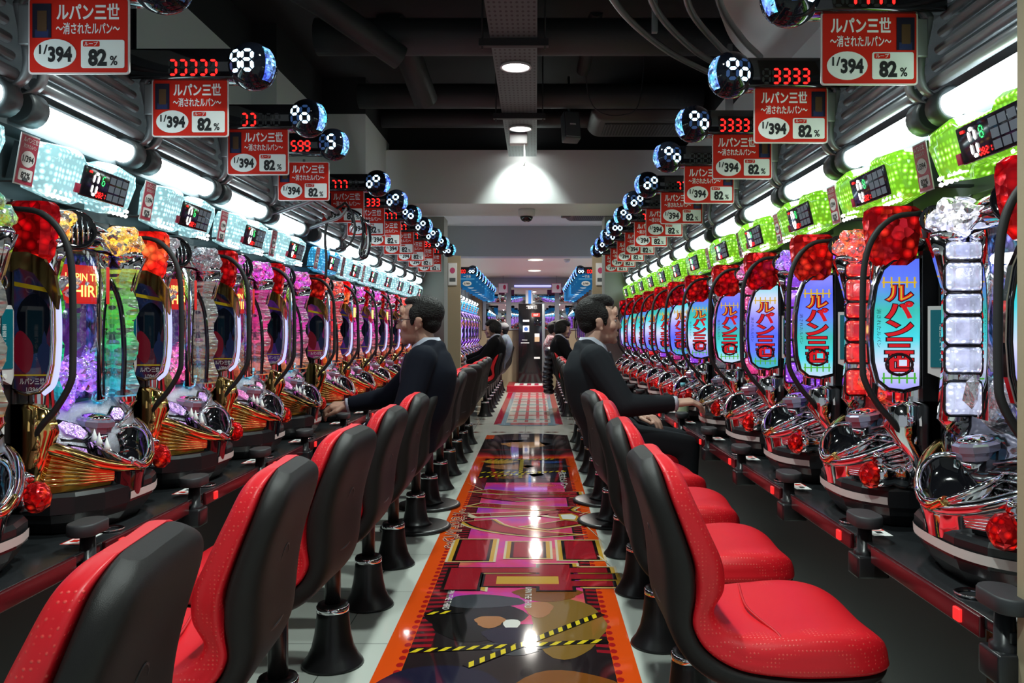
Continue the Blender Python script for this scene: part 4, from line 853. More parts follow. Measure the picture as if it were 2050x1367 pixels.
for sd in (-1, 1):
    nm, rz, bays = SIDE[sd]
    row = nm+' row'
    for i, y in enumerate(bays):
        hi = i < 6; key = (hi, sd)
        lk = LOOK[sd][i]
        tail = {0: 'nearest the camera'}.get(i, ORD[i]+' from the camera')
        extra = {(-1,1):'with amber crown and green pillar', (-1,4):'played by the man with glasses', (1,4):'played by the man without glasses', (1,0):'with white-lit pillar', (1,1):'with red-lit pillar', (1,2):'with violet-lit pillar', (-1,2):'with clear crown and gold trim'}.get((sd,i), 'with '+lk+' glow')
        o = place(key, protos[key], put(XB, sd, y, ZB), rz, 'pachinko machine '+extra+', '+tail+', '+row.replace('-hand',''), 'pachinko machines, '+row)
        crown = {'green':'g_green','yellow':'g_yellow'}.get(lk, 'g_'+lk)
        pl = 'g_'+PILL[sd][i]
        if sd < 0: kw = dict(crystal_crown=crown, lamp_column='s_'+PILL[sd][i], play_board=['board_p','board_p','board_r'][i % 3] if i < 3 else 'board_r', picture_panel=['art_a','art_a','art_a','art_a','art_c','art_b','art_c','art_c'][i % 8],
                             crystal_cluster=['g_cyan','g_purple','g_pink','g_gold','g_magenta','g_red'][i % 6], jewel_panel='jewel' if i < 3 else 'jewel_pink', jewel_panels='jewel_pink', beacon_lamp='red_lamp_hot' if i in (2,6) else 'red_lamp')
        else: kw = dict(crystal_crown=crown, lamp_segment='l_'+PILL[sd][i], lamp_column='l_'+PILL[sd][i], play_board='board_b' if i in (0,) else 'board_p', picture_panel='art_c', crystal_cluster='g_chrome' if i == 0 else 'g_'+lk, beacon_lamp='red_lamp')
        recolour(o, kw)
cp = {}
def one(key, builder):
    if key not in cp: cp[key] = builder(); index_kids(cp[key])
    return cp[key]
RED = {-1: ['7777 ','77777','>>>>>','>>   ','  599','777  ','  333','  777',' 777 ','  77 ','  333','  777','  33 '], 1: ['  777',' 7777',' 3333','3333 ','     ','  77 ','  777',' 777 ','  37 ','  333','  77 ',' 777 ']}
BLU = {-1: ['88','88','98','^o',' 5','o^','o^','^o','o^','o^','o^','oo','o^'], 1: ['o^','^o','^o','^o','^o','o^','o^','^o','oo','^o','o^','^o']}
seen_lamp = {}
for sd in (-1, 1):
    nm, rz, bays = SIDE[sd]; row = nm+' row'
    for i, y in enumerate(bays):
        hi = i < 5; wh = nth(i)
        L_ = ('clear white-lit' if sd < 0 else 'clear green-lit')
        if (sd, i) == (-1, 5): L_ = 'clear blue-lit'
        k = ('ct', sd, hi); o = place(k, one(k, lambda: build_counter('x', sd, hi)), put(XB-.012*(1+sd), sd, y, 1.535), rz, L_+' data counter, '+wh+', '+row, 'data counters, '+row)
        if (sd, i) == (-1, 5): blue_counter = o
        k = 'light'; place(k, one(k, lambda: build_light('x')), put(XB, sd, y, 1.665), rz, 'white fluorescent light over a machine, '+wh+', '+row, 'fluorescent lights, '+row)
        k = 'louver'; lv = place(k, one(k, lambda: build_louver('x')), put(XB, sd, y, 1.80), rz, 'grey louver panel of rods over a light, '+wh+', '+row, 'louver panels, '+row)
        if (sd, i) == (-1, 4):
            lv['label'] = 'grey louver panel hanging open beside a black strap'
            lv.rotation_euler = Euler((math.radians(82), 0, PI/2), 'XYZ'); lv.location = (sd*1.16, y, 1.85)
        if i > 0 or sd > 0:
            k = 'tag'; yy = y-.31 if sd < 0 or i == 0 else y-.31
            if i < 8: place(k, one(k, lambda: build_tag('x')), put(XB, sd, yy, 1.535), rz, 'narrow crimson price tag between two data counters, '+ORD[i]+' gap from the camera, '+row, 'price tags, '+row)
        k = ('disp', sd); place(k, one(k, lambda: build_dispenser('x', sd)), put(XB, sd, y+sd*-.0+.31, ZB), rz, 'slim black ball dispenser with touch panel beside a machine, '+wh+', '+row, 'ball dispensers, '+row)
        k = 'ash'; place(k, one(k, lambda: build_ashtray('x')), (sd*.958, y-.31, .60), rz, 'black flip-lid ashtray on the desk edge, '+wh+', '+row, 'ashtrays, '+row)
        k = 'stick'; place(k, one(k, lambda: build_sticker('x')), (sd*1.02, y-.225 if sd > 0 else y-.225, .656), rz, 'white and red notice sticker on the desk, '+wh+', '+row, 'desk stickers, '+row)
        # call lamp with its price board, at the near edge of the bay
        ys = y-.36 if sd < 0 else y-.36
        if i == 0: continue
        lampc = build_call_lamp(sd, RED[sd][i], BLU[sd][i], 'black number display with blue-lit globe, '+wh+', '+row); lampc.location = (sd*(.885 if (sd,i) == (-1,4) else .83), ys, 2.05 if (sd,i) == (-1,4) else 2.01); lampc['group'] = 'number displays, '+row
        k = ('sign', sd); o = place(k, one(k, lambda: build_sign(sd, hi, 'x')), (sd*.946, ys-.012, 1.785), 0, 'red 1/394 price board under a number display, '+wh+', '+row, 'red price boards, '+row)
recolour(blue_counter, dict(housing='ct_blue'))
# ------------------------------------------------------------------ desks, hoods, bases
for sd in (-1, 1):
    nm, rz, bays = SIDE[sd]; y0, y1 = bays[0]-.33, bays[-1]+.35
    t = thing('counter_desk', 'long black desk with red front strip along the '+nm+' row', 'counter', (sd*1.08, (y0+y1)/2, .63)); U = Matrix.Translation((-sd*1.08, -(y0+y1)/2, -.63))
    q = MB(); q.M = U; a, b = sorted((sd*.955, sd*1.33)); q.bbox(a,b,y0,y1,.632,.655,.004); obj('worktop', q, mat('desk_top_'+nm[:4], (.018,.02,.022), .2) , t)
    for i, y in enumerate(bays):
        q = MB(); q.M = U; a, b = sorted((sd*.945, sd*.957)); q.bbox(a,b,y-.25,y+.24,.615,.655,.003,0); q.bbox(*sorted((sd*.938, sd*.946)),y-.19,y-.165,.622,.648,.003,1); obj('front_strip', q, [mat('strip_red', (.07,.008,.011), .22) if 'strip_red' not in bpy.data.materials else bpy.data.materials['strip_red'], lit('strip_button', (1,.03,.03), .9) if 'strip_button' not in bpy.data.materials else bpy.data.materials['strip_button']], t)
        if i < 8:
            q = MB(); q.M = U; q.lathe([(.027,0),(.034,.006),(.03,.008),(.025,.003)], (sd*.995, y-.13, .655), 20, cap=False); obj('chute_ring', q, M['chrome'], t)
    q = MB(); q.M = U; a, b = sorted((sd*1.215, sd*1.30)); q.box(a,b,y0,y1,.07,.632); obj('front_panel', q, mat('base_panel_'+nm[:4], (.022,.023,.024), .45), t)
    q = MB(); q.M = U; a, b = sorted((sd*1.205, sd*1.30)); q.box(a,b,y0,y1,0,.07); obj('kick_strip', q, M['grey'], t)
    if sd > 0:
        q = MB(); q.M = U; q.box(1.2115,1.2148,1.44,1.97,.075,.60); obj('printed_panel', q, art_mat('printed_brown', [(.01,.006,.005),(.09,.03,.01),(.30,.09,.02),(.03,.012,.008),(.35,.03,.02)], .0), t)
    if True:
        q = MB(); q.M = U
        for i, y in enumerate(bays[:6]): q.lathe([(.02,-sd*.002),(.028,-sd*.004),(.028,0)], (sd*1.214, y-.31, .50), 18, axis='x')
        obj('lock_rings', q, M['black_gloss'], t)
    q = MB(); a, b = sorted((sd*1.24, sd*1.90)); q.box(a,b,y0,y1,1.514,2.12); struct('wall_hood_'+nm[:5].strip('-'), q, M['board_grey']); q = MB(); q.box(*sorted((sd*1.345,sd*1.9)),y0,y1,0,1.512); struct('wall_core_'+nm[:5].strip('-'), q, M['board_grey'])
# ------------------------------------------------------------------ printed floor mats
XL, XR = -.432, .485
q = MB(); z = .0015
cols = dict(orange=(.80,.085,.008), dots=(.42,.012,.012), dark=(.018,.012,.014), crim=(.30,.01,.02), pink=(.55,.05,.16), purple=(.35,.06,.42), gold=(.62,.34,.04), red=(.34,.012,.022), black=(.006,.006,.006), tape=(.80,.60,.02), brown=(.22,.07,.012), navy=(.015,.014,.035), tan=(.42,.17,.06), khaki=(.24,.13,.025), grey=(.05,.055,.065), white=(.8,.78,.72), blue=(.03,.08,.28), glowy=(.75,.35,.12), rim=(.7,.58,.4))
ck = list(cols); ci = {k: i for i, k in enumerate(ck)}
def pinkmat():
    m, N, L, b = nt('mat_magenta_cloud'); tc = N.new('ShaderNodeTexCoord'); nz = N.new('ShaderNodeTexNoise'); nz.inputs['Scale'].default_value = 3.2; nz.inputs['Detail'].default_value = 5; L.new(tc.outputs['Object'], nz.inputs['Vector'])
    r = N.new('ShaderNodeValToRGB'); L.new(nz.outputs['Fac'], r.inputs[0]); e = r.color_ramp.elements; e[0].position = .32; e[0].color = (.40,.05,.5,1); e[1].position = .7; e[1].color = (.72,.28,.10,1); k = e.new(.46); k.color = (.75,.05,.28,1); k = e.new(.58); k.color = (.7,.06,.12,1)
    L.new(r.outputs[0], b.inputs['Base Color']); b.inputs['Roughness'].default_value = .05; b.inputs['Coat Weight'].default_value = .5; return m
MATS = [mat('mat_'+k, v, .06, coat=.4) for k, v in cols.items()]; MATS[ci['pink']] = pinkmat()
def fl(pts, c, dz=0):                                           # flat coloured patch; dz in layers
    q.poly([(x, y, z+.0003*dz) for x, y in pts], ci[c])
def rect(x0, x1, y0, y1, c, dz=0): fl([(x0,y0),(x1,y0),(x1,y1),(x0,y1)], c, dz)
def blobp(cx, cy_, a, b, c, dz, n=26, wob=.0, ph=0): fl([(cx+a*math.cos(2*PI*k/n)*(1+wob*math.sin(3*2*PI*k/n+ph)+wob*.6*math.sin(7*2*PI*k/n+ph*2)), cy_+b*math.sin(2*PI*k/n)*(1+wob*math.sin(3*2*PI*k/n+ph))) for k in range(n)], c, dz)
rect(XL,XR,1.0,7.75,'orange'); rect(XL,XR,7.85,9.35,'dark'); rect(XL,XR,7.75,7.85,'crim'); rect(XL,-.34,9.0,9.35,'orange',1)
fl([(XL+.06,9.35)]+[(p[0],p[1]) for p in [(XR-.02-.83*k/14, 9.35+.14*math.sin(PI*k/14)) for k in range(15)]], 'navy', 0)
xi0, xi1 = XL+.092, XR-.083
rect(xi0,xi1,1.05,7.62,'dark',1)
for y in [1.1+.062*k for k in range(0,106)]:                   # dotted border
    blobp(XL+.078,y,.013,.02,'dots',1,10); blobp(XR-.07,y,.013,.02,'dots',1,10)
for y in [3.0+.055*k for k in range(66)]:                      # red and black pleats beside the picture
    fl([(xi0,y),(xi0+.075,y+.01),(xi0+.075,y+.036),(xi0,y+.03)],'crim',2); fl([(xi1-.05,y+.01),(xi1,y),(xi1,y+.03),(xi1-.05,y+.036)],'crim',2)
rect(xi0+.08,xi1-.06,3.3,6.4,'pink',2)
def tape(x0, y0, x1, y1, w_, dz):                              # yellow and black hazard tape
    d = Vector((x1-x0, y1-y0)); L_ = d.length; d /= L_; nrm = Vector((-d.y, d.x))*w_
    P = lambda s, k: (x0+d.x*s+nrm.x*k, y0+d.y*s+nrm.y*k)
    fl([P(0,-1),P(L_,-1),P(L_,1),P(0,1)],'black',dz)
    s = 0
    while s+.06 < L_: fl([P(s,-.85),P(s+.025,-.85),P(s+.055,.85),P(s+.03,.85)],'tape',dz+1); s += .052
# plain painted shapes where the picture is busy
blobp(-.20,2.55,.24,.36,'navy',3,30,.05); blobp(.24,2.52,.22,.34,'brown',3,30,.06,1)
for k in range(5): fl([(.10+.05*k,2.62+.02*k),(.125+.05*k,2.75),(.115+.05*k,2.60+.02*k)],'tan',4)
blobp(-.12,3.35,.20,.22,'black',3,26,.10); blobp(-.10,3.58,.17,.09,'grey',4,26,.08,2); blobp(.25,3.30,.15,.34,'khaki',3,26,.08,1); blobp(.18,3.68,.15,.10,'brown',4,24,.1); blobp(.14,3.48,.06,.10,'tan',5,20,.1); blobp(-.06,3.33,.06,.07,'tan',5,20,.12); blobp(.02,3.18,.10,.09,'navy',5,20,.1); blobp(.05,3.05,.12,.06,'grey',4,20,.2); blobp(.03,3.30,.035,.06,'white',4,14,.1)
tape(xi0,3.02,xi1,3.12,.020,7); tape(-.12,2.88,xi1,3.42,.020,9); tape(xi0+.01,3.42,xi0+.16,3.45,.018,7)
blobp(-.10,7.15,.20,.13,'tan',3,26,.1); blobp(.20,7.2,.20,.12,'grey',3,24,.15,2); blobp(-.05,6.75,.22,.18,'brown',3,26,.1,1); blobp(.22,6.8,.17,.2,'navy',3,26,.1); blobp(-.2,7.42,.16,.1,'gold',3,22,.1); blobp(.25,7.4,.12,.06,'blue',4,20,.1)
tape(xi0,6.62,xi1,6.95,.026,6); tape(xi0,6.85,xi1,6.90,.026,8); tape(xi0+.02,7.52,xi1-.05,7.58,.026,6); tape(-.0,6.6,.0,7.6,.02,5)
blobp(.02,8.55,.24,.22,'glowy',2,26,.12); blobp(.30,8.75,.14,.25,'grey',2,24,.12,1); blobp(-.18,8.9,.2,.2,'navy',1,24,.1); rect(XL+.02,XR-.02,8.15,8.19,'crim',2); blobp(.1,8.8,.3,.12,'navy',1,24,.2)
# the big title along the mat: tops of the letters to the right of the aisle
def TT(x, y, d): return Matrix(((0,1,0,x),(-1,0,0,y),(0,0,1,z+.0003*d),(0,0,0,1)))
for i, ch in enumerate('ルパン三世'):
    yc = 6.12-.49*i
    for c, wd, b_, d in (('rim',.475,.115,9),('gold',.455,.10,10),('black',.44,.075,11),('red',.41,.055,12)):
        q.text(ch, 0, 0, .60 if ch != '三' else .62, ci[c], wd, b_, True, TT(-.235, yc-.23, d))
fl([(.28,5.12),(.38,5.10),(.40,5.22),(.36,5.30),(.27,5.28)],'gold',13); fl([(.295,5.14),(.37,5.125),(.385,5.21),(.355,5.275),(.285,5.26)],'white',14)
for a, b, c2 in (((.40,5.1),(.52,4.5),.006),((.40,5.25),(.50,5.4),.006),((-.28,6.1),(-.42,6.4),.006),((.45,4.3),(.52,4.05),.006)): fl([(a[0],a[1]),(a[0]+c2*2,a[1]),(b[0],b[1])],'rim',13)
q.text('～消されたルパン～',0,0,.075,ci['rim'],1.0,.06,True,TT(-.395,4.95,9)); q.text('～消されたルパン～',0,0,.075,ci['red'],.99,.01,True,TT(-.395,4.95,10)); q.text('LUPIN THE THIRD',0,0,.03,ci['white'],.30,.01,True,TT(-.27,3.62,9)); q.text('LUPIN THE THIRD',0,0,.03,ci['white'],.30,.01,True,TT(.08,3.64,9))
q.text('～消されたルパン～',0,0,.05,ci['white'],.8,.02,True,TT(.32,6.55,9))
o = obj('floor_mat', q, MATS); tag(o, 'long orange-bordered printed floor mat with big red title letters on the near aisle', 'floor mat')
q = MB(); FM = [mat('fmat_crimson', (.50,.015,.06), .08, coat=.3), mat('fmat_blue', (.28,.48,.62), .08, coat=.3), mat('fmat_white', (.66,.66,.62), .08), mat('fmat_pink', (.62,.16,.18), .08), mat('fmat_teal', (.2,.4,.42), .1)]
def r2(x0, x1, y0, y1, c, d=0): q.poly([(x0,y0,.0015+.0004*d),(x1,y0,.0015+.0004*d),(x1,y1,.0015+.0004*d),(x0,y1,.0015+.0004*d)], c)
r2(-.41,.47,10.42,15.9,0); r2(-.32,.38,10.3,15.9,1,1); r2(-.26,.32,10.6,15.9,2,2)
q.poly([(.03+.40*math.cos(2*PI*k/28), 10.42+.16*math.sin(2*PI*k/28), .003) for k in range(28)], 1); r2(-.2,.28,10.36,10.56,3,5)
for x in (-.17,-.02,.13,.24): r2(x,x+.045,10.7,15.8,3,3)
for k in range(9): r2(-.25,.31,10.95+.55*k,11.06+.55*k,3 if k % 2 else 4,4)
tag(obj('floor_mat', q, FM), 'pink and pale blue checked floor mat on the far aisle before the red step', 'floor mat')
# ------------------------------------------------------------------ chairs
ch = {'plain': build_chair('x'), 'disc': build_chair('x', True)}
for p in ch.values(): index_kids(p)
usedc = set(); random.seed(11)
def put_chair(sd, y, xb, lab, grp, disc=False, rot=0):
    k = 'disc' if disc else 'plain'; o = ch[k]; rz = SIDE[sd][1]+math.radians(rot)
    if k in usedc: return dup(o, (sd*xb, y, 0), rz, lab, grp)
    usedc.add(k); o.location = (sd*xb, y, 0); o.rotation_euler = (0,0,rz); o['label'] = lab; o['group'] = grp; return o
for sd, ys in ((-1, [1.05]+LB), (1, [b+.10 for b in RB])):
    nm = SIDE[sd][0]
    for i, y in enumerate(ys):
        disc = y in (LB[5], LB[6], RB[5]+.10, RB[6]+.10); occ = y in (LB[4], RB[4]+.10)
        rot = {(-1,0):6,(-1,1):3,(-1,2):-3,(1,1):-2,(1,0):0}.get((sd,i), random.uniform(-5,5))
        if sd < 0 and i in (8, 9): rot = -16
        lab = 'red and black swivel chair, '+nth(i)+', '+nm+' row'
        if disc: lab = 'red and black swivel chair on a round black floor disc, '+('first' if y in (LB[5], RB[5]+.10) else 'second')+' of two, '+nm+' row'
        if occ: lab = 'red and black chair under the suited man of the '+nm+' row'
        put_chair(sd, y, .595, lab, 'chairs along the '+nm+' row', disc, 0 if occ else rot)
FB = [11.45+.62*i for i in range(9)]
for sd in (-1, 1):
    nm = SIDE[sd][0]
    for i, y in enumerate(FB):
        put_chair(sd, y, .585, 'red and black chair beyond the cross aisle, '+nth(i)+', '+nm+' side', 'far chairs, '+nm+' side', False, 0 if i < 4 else (-18 if sd < 0 else 6))
# ------------------------------------------------------------------ far rows beyond the cross aisle
XF = 1.14
for sd in (-1, 1):
    nm, rz, _ = SIDE[sd]
    for i, y in enumerate(FB):
        o = dup(protos[(False, sd)], (sd*XF, y, ZB), rz, 'violet-lit pachinko machine beyond the cross aisle, '+nth(i)+', '+nm+' side', 'far pachinko machines, '+nm+' side')
        recolour(o, dict(crystal_crown='g_purple', lamp_column='l_purple', play_board='board_p', picture_panel='art_c', logo_panel='art_c', logo_lettering='g_purple', jewel_panels='jewel', beacon_lamp='g_purple', flank='g_purple', tray_body='g_purple'))
        dup(cp['light'], (sd*XF, y, 1.665), rz, 'white fluorescent light beyond the cross aisle, '+nth(i)+', '+nm+' side', 'far fluorescent lights, '+nm+' side')
        dup(cp[('ct', -1, False)], (sd*XF, y, 1.535), rz, 'pale blue data counter beyond the cross aisle, '+nth(i)+', '+nm+' side', 'far data counters, '+nm+' side')
        c = build_call_lamp(sd, '00000' if i == 0 else '  777', 'oo', 'number display with globe beyond the cross aisle, '+nth(i)+', '+nm+' side'); c.location = (sd*.80, y-.36, 2.01); c['group'] = 'far number displays, '+nm+' side'
        if i == 0:
            def blue_sign():
                t = thing('price_sign', 'x', 'sign'); q = MB(); q.prism(rrect(-.12,.12,0,.19,.006),.004,0,'xz',0); b_ = obj('board', q, lit('sign_blue', (.0,.20,.55), .25), t)
                q = MB(); q.prism(ell(.0,.055,.06,.035),.001,0,'xz',-.001); q.text('1/99',0,.042,.026,1,.07,.03,True,XZ,depth=-.002); q.text('一発台',0,.135,.03,0,.1,.02,True,XZ,depth=-.002); q.box(-.1,.1,-.001,0,.105,.125,2); obj('print', q, [M['paper'], M['ink'], lit('sign_blue_light', (.1,.45,.8), .3)], b_)
                q = MB(); q.tube([(0,.004,.19),(0,.012,.215)], .006, 6); obj('hanger', q, M['grey'], t); return t
            cp[('bs', sd)] = blue_sign(); o = cp[('bs', sd)]; index_kids(o); o.location = (sd*.80, y-.41, 1.775); o['label'] = 'blue 1/99 price board beyond the cross aisle, '+nth(i)+', '+nm+' side'; o['group'] = 'blue price boards, '+nm+' side'
        else: dup(cp[('bs', sd)], (sd*.80, y-.41, 1.775), 0, 'blue 1/99 price board beyond the cross aisle, '+nth(i)+', '+nm+' side', 'blue price boards, '+nm+' side')
    t = thing('counter_desk', 'black desk along the far '+nm+' row of violet machines', 'counter', (sd*1.0, 14.1, .63)); U = Matrix.Translation((-sd*1.0, -14.1, -.63))
    q = MB(); q.M = U; a, b = sorted((sd*.895, sd*1.30)); q.bbox(a,b,11.08,17.05,.632,.655,.004); obj('worktop', q, M['black'], t)
    q = MB(); q.M = U; a, b = sorted((sd*1.15, sd*1.24)); q.box(a,b,11.08,17.05,0,.632); obj('front_panel', q, M['dgrey'], t)
    q = MB(); a, b = sorted((sd*1.205, sd*1.6)); q.box(a,b,11.1,17.1,1.512,2.1); struct('wall_hood_far_'+nm[:5].strip('-'), q, M['board_grey'])
    # end panel facing the cross aisle with poster frame
    q = MB(); a, b = sorted((sd*.885, sd*1.9)); q.box(a,b,10.98,11.06,0,1.82); q.box(*sorted((sd*.885, sd*1.9)),10.98,11.06,1.82,2.2); struct('wall_far_end_'+nm[:5].strip('-'), q, M['beige'])
    t = thing('poster', 'small pink and white poster in a frame on the far '+nm+' end panel', 'poster', (sd*.99, 10.975, 1.80))
    q = MB(); q.bbox(-.06,.06,-.01,.004,0,.30,.003); f = obj('frame', q, M['offwhite'], t)
    q = MB(); q.box(-.05,.05,-.012,-.01,.01,.29,0); q.prism(ell(.0,.2,.035,.04),.001,1,'xz',-.013); q.box(-.04,.04,-.0135,-.012,.05,.10,2); obj('print', q, [M['paper'], mat('poster_pink', (.6,.08,.2), .5), M['grey']], f)
    t = thing('hanging_poster', 'small pink-framed hanging poster near the end wall, '+nm+' side', 'poster', (sd*.55, 16.9, 1.98)); q = MB(); q.bbox(-.10,.10,-.004,.004,0,.2,.002); f = obj('frame', q, mat('poster_frame', (.6,.2,.35), .5), t)
    q = MB(); q.box(-.09,.09,-.006,-.004,.01,.19,0); q.prism(ell(.03,.12,.03,.05),.001,1,'xz',-.007); obj('print', q, [M['paper'], mat('poster_red', (.6,.03,.1), .5)], f)
    q = MB(); q.tube([(0,0,.2),(0,0,.35)], .004, 6); obj('cord', q, M['grey'], t)
# payout machine at the end of the aisle
t = thing('payout_machine', 'tall black payout machine at the end of the aisle', 'payout machine', (.04, 16.98, .125))
q = MB(); q.bbox(-.27,.27,-.22,.3,0,1.63,.01); obj('cabinet', q, mat('payout_black', (.008,.008,.009), .12), t)
q = MB(); q.bbox(.21,.275,-.226,.3,.0,1.63,.008); obj('side_trim', q, M['grey'], t)
q = MB(); q.bbox(.05,.2,-.232,-.215,1.18,1.30,.004); obj('screen', q, M['black_gloss'], t)
q = MB()
q.text('精算機',0,1.53,.055,0,.22,.03,True,XZ,depth=-.224); q.box(-.18,-.05,-.224,-.2205,1.05,1.18,0); q.prism(ell(-.115,1.11,.04,.04),.001,2,'xz',-.226); q.box(.0,.17,-.224,-.2205,1.36,1.44,1); q.text('OUT',.085,1.38,.04,0,.1,.03,True,XZ,depth=-.225)
q.box(-.18,-.05,-.224,-.2205,1.26,1.30,0); q.box(.06,.16,-.224,-.2205,.85,.95,3); q.box(.06,.16,-.224,-.2205,.95,1.02,0); q.box(.05,.17,-.224,-.2205,.50,.54,0); q.box(-.22,-.05,-.224,-.2205,.82,.835,0); q.box(-.2,-.09,-.224,-.2205,.88,.89,0)
obj('notice_print', q, [M['paper'], lit('notice_red', (.8,.04,.02), .5), mat('notice_blue', (.05,.15,.5), .5), mat('notice_tan', (.6,.42,.25), .5)], t)
t = thing('beacon', 'striped blue and white beacon on top of the payout machine', 'beacon', (.0, 16.9, 1.755)); q = MB(); q.box(-.085,-.03,-.04,.04,0,.28,0); q.box(-.03,.03,-.04,.04,0,.28,1); q.box(.03,.06,-.04,.04,0,.28,0); obj('lamp', q, [M['paper'], lit('beacon_blue', (.03,.25,.8), .8)], t)
# ------------------------------------------------------------------ small things
t = thing('bottle', 'clear drink bottle with blue cap on the desk beyond the right-hand man', 'bottle', (.985, 4.78, .655))
q = MB(); q.lathe([(.001,0),(.031,.001),(.033,.02),(.031,.07),(.033,.12),(.028,.16),(.014,.19),(.013,.21)], n=20, cap=False); obj('body', q, pane('bottle_clear', (.85,.95,.97)), t)
q = MB(); q.lathe([(.0335,.06),(.0338,.115)], n=20, cap=False); obj('label_band', q, mat('bottle_label', (.45,.55,.35), .5), t)
q = MB(); q.lathe([(.015,.205),(.015,.228),(.001,.229)], n=16); obj('cap', q, mat('cap_blue', (.15,.5,.6), .4), t)
t = thing('hanging_strap', 'black carrying strap with metal clip hooked over the open louver', 'strap', (-.93, 4.47, 1.87))
q = MB()
q.tube(spl([(0,0,.0),(-.06,-.01,-.05),(-.09,-.01,-.16),(-.085,0,-.30),(-.09,0,-.40)],6), .007, 8); q.tube(spl([(0,0,0),(.02,0,.01),(.06,-.02,-.05),(.075,-.02,-.14),(.04,-.02,-.22),(-.03,-.015,-.24)],6), .006, 8); obj('strap', q, M['black_matte'], t)
q = MB(); q.tube(spl([(.0,.0,-.02),(.05,0,-.03),(.10,0,-.06),(.12,0,-.14),(.10,0,-.26),(.13,0,-.28),(.15,0,-.2),(.14,0,-.08)],6), .011, 8); obj('grip', q, M['black_gloss'], t)
q = MB(); q.tube([(.06,-.02,-.08),(.062,-.024,-.12),(.05,-.02,-.15)], .006, 8); q.tube([(.12,-.01,-.08),(.17,-.01,-.12)], .008, 8); obj('clip', q, M['chrome'], t)
# ------------------------------------------------------------------ people (seated, facing +y, chair base at the origin)
def capsule(q, a, b, r0, r1, n=12):
    a, b = Vector(a), Vector(b); d = b-a; L_ = d.length; t = d.normalized() if L_ > 1e-6 else Vector((0,0,1)); u = t.orthogonal().normalized(); v = t.cross(u); rings = []
    for k in range(5): th = -PI/2+PI/2*k/4.; rings.append((a+t*r0*math.sin(th), r0*math.cos(th)+1e-4))
    for k in range(5): th = PI/2*k/4.; rings.append((b+t*r1*math.sin(th), r1*math.cos(th)+1e-4))
    q.loft([[tuple(c+u*r*math.cos(2*PI*j/n)+v*r*math.sin(2*PI*j/n)) for j in range(n)] for c, r in rings])
def ellipsoid(q, c, r, rot=(0,0,0)):
    R = Euler(rot).to_matrix(); bm = bmesh.new(); bmesh.ops.create_icosphere(bm, subdivisions=3, radius=1)
    for v in bm.verts: v.co = R @ Vector((v.co.x*r[0], v.co.y*r[1], v.co.z*r[2]))+Vector(c)
    q.bm(bm)
def skin(q, name, vox, sm=6, mats=None, parent=None, fac=.5):
    """one continuous surface grown over the built forms"""
    me = q.mesh(name); o = bpy.data.objects.new(name, me); C.objects.link(o)
    r = o.modifiers.new('r', 'REMESH'); r.mode = 'VOXEL'; r.voxel_size = vox; r.use_smooth_shade = True
    s = o.modifiers.new('s', 'SMOOTH'); s.iterations = sm; s.factor = fac
    dg = bpy.context.evaluated_depsgraph_get(); m2 = bpy.data.meshes.new_from_object(o.evaluated_get(dg)); bpy.data.objects.remove(o); bpy.data.meshes.remove(me)
    m2.materials.clear(); m2.polygons.foreach_set('use_smooth', [True]*len(m2.polygons)); m2.polygons.foreach_set('material_index', [0]*len(m2.polygons))
    return obj(name, m2, mats, parent)
SK = mat('skin', (.50,.28,.20), .5, bump=.06, bscale=300, var=.15); SK2 = mat('skin_pale', (.60,.36,.27), .5, bump=.06, bscale=300, var=.12)
HAIR = mat('hair_black', (.007,.006,.0055), .55, spec=.25, bump=.9, bscale=130)
EYE = mat('eye_white', (.42,.38,.36), .3)
SHIRT = mat('shirt_white', (.62,.66,.76), .7)
def hand(q, w_, d, up, s, curl=.9, k=1.):
    """palm, four fingers and a thumb; w_: wrist, d: direction of the hand, up: back of the hand, s: side of the thumb"""
    d = Vector(d).normalized(); up = Vector(up); up = (up-d*up.dot(d)).normalized(); sd_ = d.cross(up)*s; w_ = Vector(w_)
    for j in range(4):
        x = (-.030+.020*j)*k; a = w_+d*.01+sd_*x*.7; b = w_+d*(.088-.006*abs(j-1.6))*k+sd_*x; capsule(q, a, b, .0145*k, .0115*k)
        p = b; ang = .25; ln = [.042,.047,.044,.034][::-1][j]*k
        for m_ in range(3):
            ang += curl*[.35,.6,.45][m_]; dd = d*math.cos(ang)-up*math.sin(ang); p2 = p+dd*ln*[1,.62,.5][m_]; capsule(q, p, p2, (.0102-.001*m_)*k, (.0092-.001*m_)*k, 10); p = p2
    a = w_+d*.025*k+sd_*.022*k; b = a+(d*.6+sd_*.75-up*.25).normalized()*.042*k; c = b+(d*.95+sd_*.05-up*.35*curl).normalized()*.036*k; e_ = c+(d*.9-sd_*.25-up*.5*curl).normalized()*.028*k
    capsule(q, a, b, .017*k, .013*k); capsule(q, b, c, .0125*k, .0105*k); capsule(q, c, e_, .0105*k, .0085*k)
